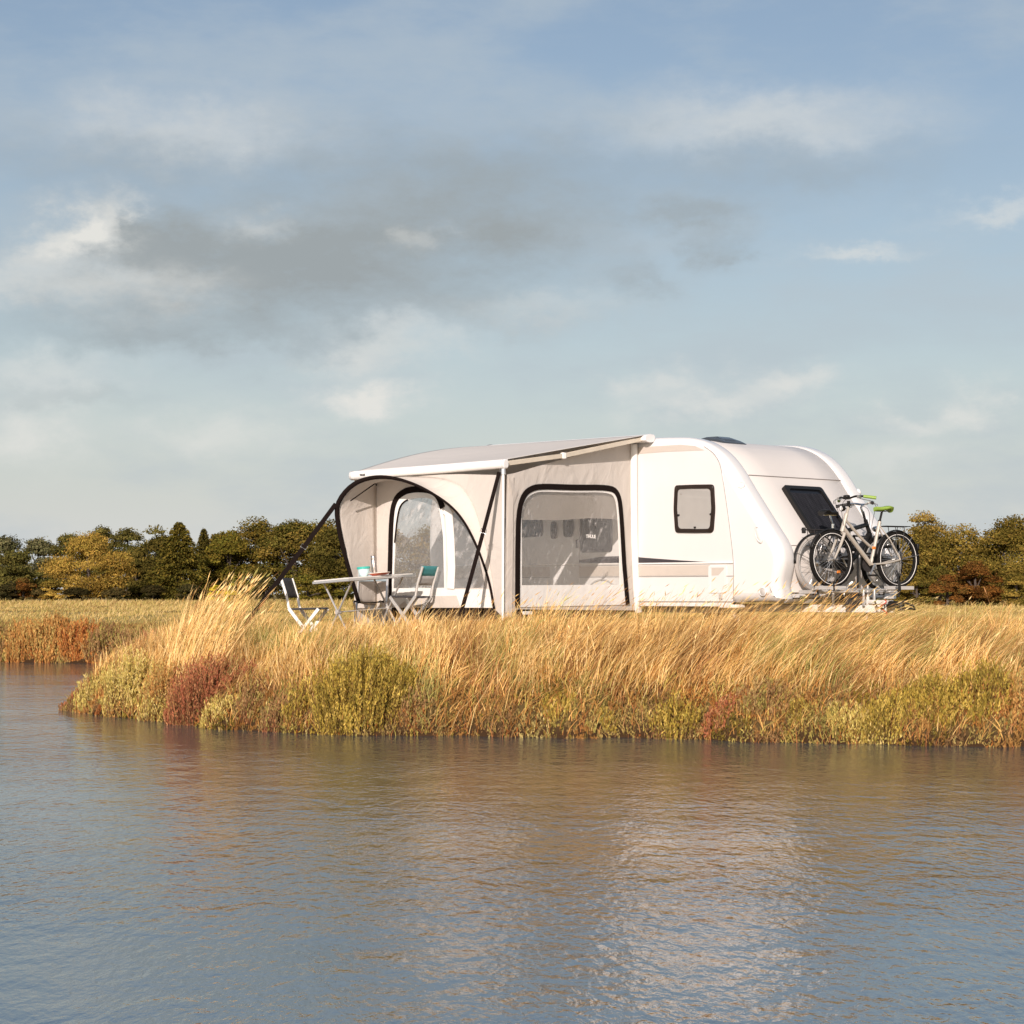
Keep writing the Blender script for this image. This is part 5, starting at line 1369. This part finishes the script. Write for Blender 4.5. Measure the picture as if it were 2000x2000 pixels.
# ------------------------------------------------------------------ grass
def blades(name, x, y, h, w, lx, ly, col, tipcol=None, head=None, kind='stuff', mat_=None):
    """curved tapering blades, one per root (x, y): height h, width w, tip shift (lx, ly)"""
    n = len(x); z = height(x, y) - .02
    a = rng.uniform(0, math.pi, n); sx, sy = np.cos(a), np.sin(a) * .6
    V = np.zeros((n, 7, 3), np.float32); C = np.zeros((n, 7, 3), np.float32)
    k_ = 0
    for f, ww in ((0, 1.0), (.40, .85), (.75, .6)):
        cx = x + lx * f ** 1.8; cy = y + ly * f ** 1.8; cz_ = z + h * (f - .10 * f * f * np.minimum(1, np.hypot(lx, ly) / np.maximum(h, .01)))
        for s_ in (-1, 1):
            V[:, k_, 0] = cx + s_ * sx * w * ww / 2; V[:, k_, 1] = cy + s_ * sy * w * ww / 2; V[:, k_, 2] = cz_; k_ += 1
    V[:, 6, 0] = x + lx; V[:, 6, 1] = y + ly; V[:, 6, 2] = z + h * (1 - .10 * np.minimum(1, np.hypot(lx, ly) / np.maximum(h, .01)))
    C[:] = col[:, None, :]
    if tipcol is not None: C[:, 4:, :] = tipcol[:, None, :]
    b = (np.arange(n) * 7)[:, None]
    quads = np.concatenate([b + np.array([[0, 1, 3, 2]]), b + np.array([[2, 3, 5, 4]])]); tris = b + np.array([[4, 5, 6]])
    o = np_mesh(name, V.reshape(-1, 3), quads, tris, C.reshape(-1, 3), mat_ or M['grass']); o['kind'] = kind
    return o
def patch(x, y, s, seed):
    return .5 + .25 * (np.sin(x * s + seed) * np.cos(y * s * .9 + seed * 1.7) + np.sin(x * s * 2.3 + y * s * 1.1 + seed * 3.1))
def sample(n, px0, px1, y0, y1, pw=1.0):
    Y = (rng.random(n) * (y1 ** (pw + 1) - y0 ** (pw + 1)) + y0 ** (pw + 1)) ** (1 / (pw + 1)); px = rng.uniform(px0, px1, n)
    return px, (px - 1000) / FPX * Y, Y
def interp(px, xs, ys): return np.interp(px, xs, ys)
STRAW = np.array([(.84, .555, .215), (.70, .42, .14), (.90, .65, .30), (.52, .27, .08), (.30, .14, .04), (.50, .38, .10)])  # colour spread supplies contrast; the dark browns paint shaded gaps
def grass_cols(n, x, y, wts):
    p = patch(x, y, 1.7, 2.0)
    w = rng.choice(len(STRAW), n, p=np.array(wts) / sum(wts))
    c = STRAW[w] * (1 + rng.uniform(-.16, .16, (n, 1)))
    red = (patch(x, y, 2.6, 5.0) > .66) & (rng.random(n) < .4); c[red] = np.array([.42, .22, .09])
    grn = (patch(x, y, 1.3, 9.0) > .68) & (rng.random(n) < .4); c[grn] = np.array([.34, .30, .09])
    return c
def cells(x, y, cx, cy, k_):
    """a random number per tuft: one value for all blades rooted in the same small cell"""
    h = np.sin(np.floor((x + .07 * np.sin(y * 9)) / cx) * 127.1 + np.floor((y + .07 * np.sin(x * 8)) / cy) * 311.7 + k_ * 74.7) * 43758.5453
    return h - np.floor(h)
# tall dry grass of the near bank
def tall(n, dmin, dmax, px0, px1, y0, y1, hk, lean_k, wd, wts):
    px, x, Y = sample(n, px0, px1, y0, y1); d = shore_d(x, Y)
    ok = (d > dmin) & (d < dmax)
    # none inside the tent, under the caravan or through the rack
    sx = CC * ((x - OX) - (Y - OY)); tx = CC * ((x - OX) + (Y - OY))
    ok &= ~((sx > -4.8) & (sx < 2.1) & (tx > -2.9) & (tx < 2.4)) & ~((sx > 2.0) & (sx < 3.5) & (tx > .0) & (tx < 2.3))
    ok &= ~((px > 530) & (px < 870) & (Y > 27.6))        # trodden short round the table
    px, x, Y, d = px[ok], x[ok], Y[ok], d[ok]; n = len(x)
    hh = interp(px, [-60, 250, 320, 395, 440, 500, 760, 1000, 1300, 1500, 1650, 1760, 1900, 2060], [.45, .45, .58, .62, .54, .45, .46, .55, .60, .62, .58, .46, .48, .54]) * hk
    hh *= interp(d, [0, .3, .9, 2.2, 3.2, 4.2, 6, 8], [.35, .55, .85, .86, .62, .40, .30, .25])
    t1, t2, t3 = cells(x, Y, .24, .30, 1), cells(x, Y, .24, .30, 2), cells(x, Y, .24, .30, 3)
    hh *= (.76 + .4 * patch(x, Y, 2.1, 1.0)) * rng.uniform(.55, 1.15, n) * (.72 + .56 * t1)
    ln = interp(px, [-60, 400, 800, 1100, 1400, 1700, 1850, 2060], [.22, .28, .22, .34, .62, .70, .55, .35]) * lean_k * (.55 + .9 * patch(x, Y, 1.1, 4.0))
    flat = np.where(t2 > .88, .75, 0)                                   # beaten-down tufts
    lx = hh * (ln + (t2 - .5) * .55 + flat + rng.normal(size=n) * .24); ly = hh * (rng.normal(size=n) * .22 + (t3 - .6) * .5)
    hh = np.where(t2 > .88, hh * .75, hh)
    c = grass_cols(n, x, Y, wts) * (.78 + .42 * t3)[:, None]
    dk = (cells(x, Y, .24, .30, 4) > .80) & (rng.random(n) < .6); c[dk] = np.array([.26, .135, .05])
    gr = (cells(x, Y, .40, .40, 5) > .86) & (rng.random(n) < .5); c[gr] = np.array([.40, .34, .11])
    return x, Y, hh, np.full(n, wd) * rng.uniform(.6, 1.3, n), lx, ly, c
a = tall(125000, .35, 6.5, -60, 2060, 21.8, 33, 1.0, 1.0, .0085, (5, 5, 4, 3, 2, 1))
blades('tall_grass', *a[:7])
a = tall(26000, .6, 4.6, 280, 2060, 22.2, 31, 1.22, 1.15, .006, (6, 2, 6, 0, 0, 0))
blades('seed_grass', *a[:7], tipcol=a[6] * 1.12)
def heads(name, x, y, h, lx, ly, col, ln=.085, wd=.0055):
    n = len(x); z = height(x, y) - .02; k_ = np.minimum(1, np.hypot(lx, ly) / np.maximum(h, .01))
    tip = np.stack([x + lx, y + ly, z + h * (1 - .10 * k_)], 1); d_ = unit(np.stack([lx * 1.5, ly * 1.5, h * .8], 1))
    V = unit(np.cross(d_, rng.normal(size=(n, 3)))); L_ = ln * rng.uniform(.6, 1.3, (n, 1))
    v, q, c = leaf_quads(tip - d_ * L_ * .3, d_ * L_ * .5, V * wd * rng.uniform(.6, 1.3, (n, 1)), col)
    o = np_mesh(name, v, q, None, c, M['grass']); o['kind'] = 'stuff'
i_ = np.arange(0, len(a[0]), 6); heads('seed_heads', a[0][i_], a[1][i_], a[2][i_], a[4][i_], a[5][i_], a[6][i_])
# stray seed stems standing in front of the caravan and the tent
px, x, Y = sample(420, 860, 1640, 23.6, 26.6); hh = rng.uniform(.5, .88, 420); lx = hh * rng.uniform(.25, .9, 420); ly = hh * rng.normal(size=420) * .15
c = grass_cols(420, x, Y, (5, 4, 3, 3, 0, 0)); blades('seed_grass', x, Y, hh, np.full(420, .0055), lx, ly, c); heads('seed_heads', x, Y, hh, lx, ly, c, .11, .006)
# tallest plumes at the left end, by the guy strap
px, x, Y = sample(300, 330, 450, 26.0, 28.6); hh = rng.uniform(.75, 1.12, 300); lx = hh * rng.uniform(.15, .6, 300)
ly = hh * rng.normal(size=300) * .12; c = grass_cols(300, x, Y, (4, 3, 4, 1, 0, 0)); blades('plume_grass', x, Y, hh, np.full(300, .008), lx, ly, c); heads('seed_heads', x, Y, hh, lx, ly, c, .15, .009)
# short thatch under it, coloured darker to paint the shade between the blades
px, x, Y = sample(70000, -60, 2060, 21.8, 33); d = shore_d(x, Y); ok = (d > .02) & (d < 9); x, Y, d = x[ok], Y[ok], d[ok]; n = len(x)
hh = rng.uniform(.10, .26, n); blades('low_grass', x, Y, hh, np.full(n, .012), hh * rng.normal(.4, .5, n), hh * rng.normal(0, .5, n), grass_cols(n, x, Y, (1, 3, 0, 5, 7, 3)))
px = rng.uniform(-60, 420, 150000); Y = rng.uniform(43, 54, 150000); x = (px - 1000) / FPX * Y; d = shore_d(x, Y); ok = (d > -.05) & (d < 1.3); x, Y = x[ok], Y[ok]; n = len(x)
FB = np.array([(.36, .20, .07), (.44, .31, .11), (.26, .15, .055), (.36, .30, .09)]); hh = rng.uniform(.05, .22, n)
blades('far_bank_sedge', x, Y, hh, np.full(n, .024), hh * rng.normal(.2, .4, n), hh * rng.normal(0, .4, n), FB[rng.choice(4, n)] * (1 + rng.uniform(-.2, .2, (n, 1))))
# red glasswort fringe at the waterline
px, x, Y = sample(40000, 100, 2060, 21.6, 30); d = shore_d(x, Y); ok = (d > -.05) & (d < .55); x, Y = x[ok], Y[ok]; n = len(x)
GW = np.array([(.42, .17, .06), (.30, .12, .045), (.46, .30, .10), (.36, .29, .08)]); hh = rng.uniform(.04, .20, n) * (.5 + patch(x, Y, 3.0, 2.0))
blades('glasswort_fringe', x, Y, hh, np.full(n, .009), hh * rng.normal(.1, .5, n), hh * rng.normal(-.1, .4, n), GW[rng.choice(4, n, p=(.26, .24, .25, .25))] * (1 + rng.uniform(-.2, .2, (n, 1))))
# low leafy growth all along the waterline
px, x, Y = sample(85000, 100, 2060, 21.6, 30); d = shore_d(x, Y); ok = (d > -.05) & (d < .55); x, Y, d = x[ok], Y[ok], d[ok]; ns = len(x)
SP = np.array(AMBER + ORNG[:2] + SAGE + BROWN + LIME + AMBER + BROWN); sel = (cells(x, Y, .34, .30, 7) * len(SP)).astype(int); sel = np.where(rng.random(ns) < .8, sel, rng.integers(0, len(SP), ns))
L_ = rng.uniform(.04, .16, ns) * (.25 + cells(x, Y, .34, .30, 8)) * np.interp(d, [-.05, .1, .75], [.6, 1, .8]); nl = 9; f = (np.arange(nl) + rng.random((ns, nl))) / nl
dx, dy = rng.normal(.05, .25, ns), rng.normal(-.1, .2, ns); z0_ = height(x, Y)
P = np.stack([x[:, None] + dx[:, None] * L_[:, None] * f, Y[:, None] + dy[:, None] * L_[:, None] * f, z0_[:, None] + L_[:, None] * f], 2).reshape(-1, 3)
n = len(P); P += rng.normal(size=P.shape) * .006; U = unit(np.stack([np.repeat(dx, nl), np.repeat(dy, nl), np.ones(n)], 1) + rng.normal(size=(n, 3)) * .4); V = unit(np.cross(U, rng.normal(size=(n, 3)))); s_ = .010 * rng.uniform(.6, 1.4, (n, 1))
v, q, cc = leaf_quads(P, U * s_ * 1.7, V * s_ * .65, np.repeat(SP[sel], nl, 0) * rng.uniform(.5, .95, (n, 1)))
o = np_mesh('waterline_herbs', v, q, None, cc, M['twig']); o['kind'] = 'stuff'
# field grass, thinner and coarser with distance
def field(n, y0, y1, pw, hh0, wd):
    px, x, Y = sample(n, -80, 2080, y0, y1, pw); d = shore_d(x, Y); ok = d > .5
    sx = CC * ((x - OX) - (Y - OY)); tx = CC * ((x - OX) + (Y - OY)); ok &= ~((sx > -4.8) & (sx < 2.2) & (tx > -2.9) & (tx < 2.5))
    px, x, Y = px[ok], x[ok], Y[ok]; n = len(x)
    band = patch(x * .25, Y, .55, 3.0)
    hh = hh0 * rng.uniform(.5, 1.3, n) * (.6 + .8 * band)
    FC = np.array([(.56, .39, .14), (.44, .335, .11), (.36, .30, .09), (.62, .45, .20), (.32, .19, .07)])
    band = np.clip((band - .32) * 2.4, 0, 1)
    w = np.where(rng.random(n) < band, rng.choice(5, n, p=(.3, .25, .1, .3, .05)), rng.choice(5, n, p=(.12, .16, .22, .05, .45)))
    return x, Y, hh, np.full(n, wd) * rng.uniform(.6, 1.3, n), hh * rng.normal(.3, .5, n), hh * rng.normal(0, .5, n), FC[w] * (1 + rng.uniform(-.15, .15, (n, 1)))
blades('field_grass', *field(80000, 31, 52, .5, .10, .012))
blades('field_grass', *field(110000, 50, 128, -.6, .09, .024))
# sand-coloured mown grass among the far thicket foot
blades('field_grass', *field(26000, 84, 126, 0, .22, .035))
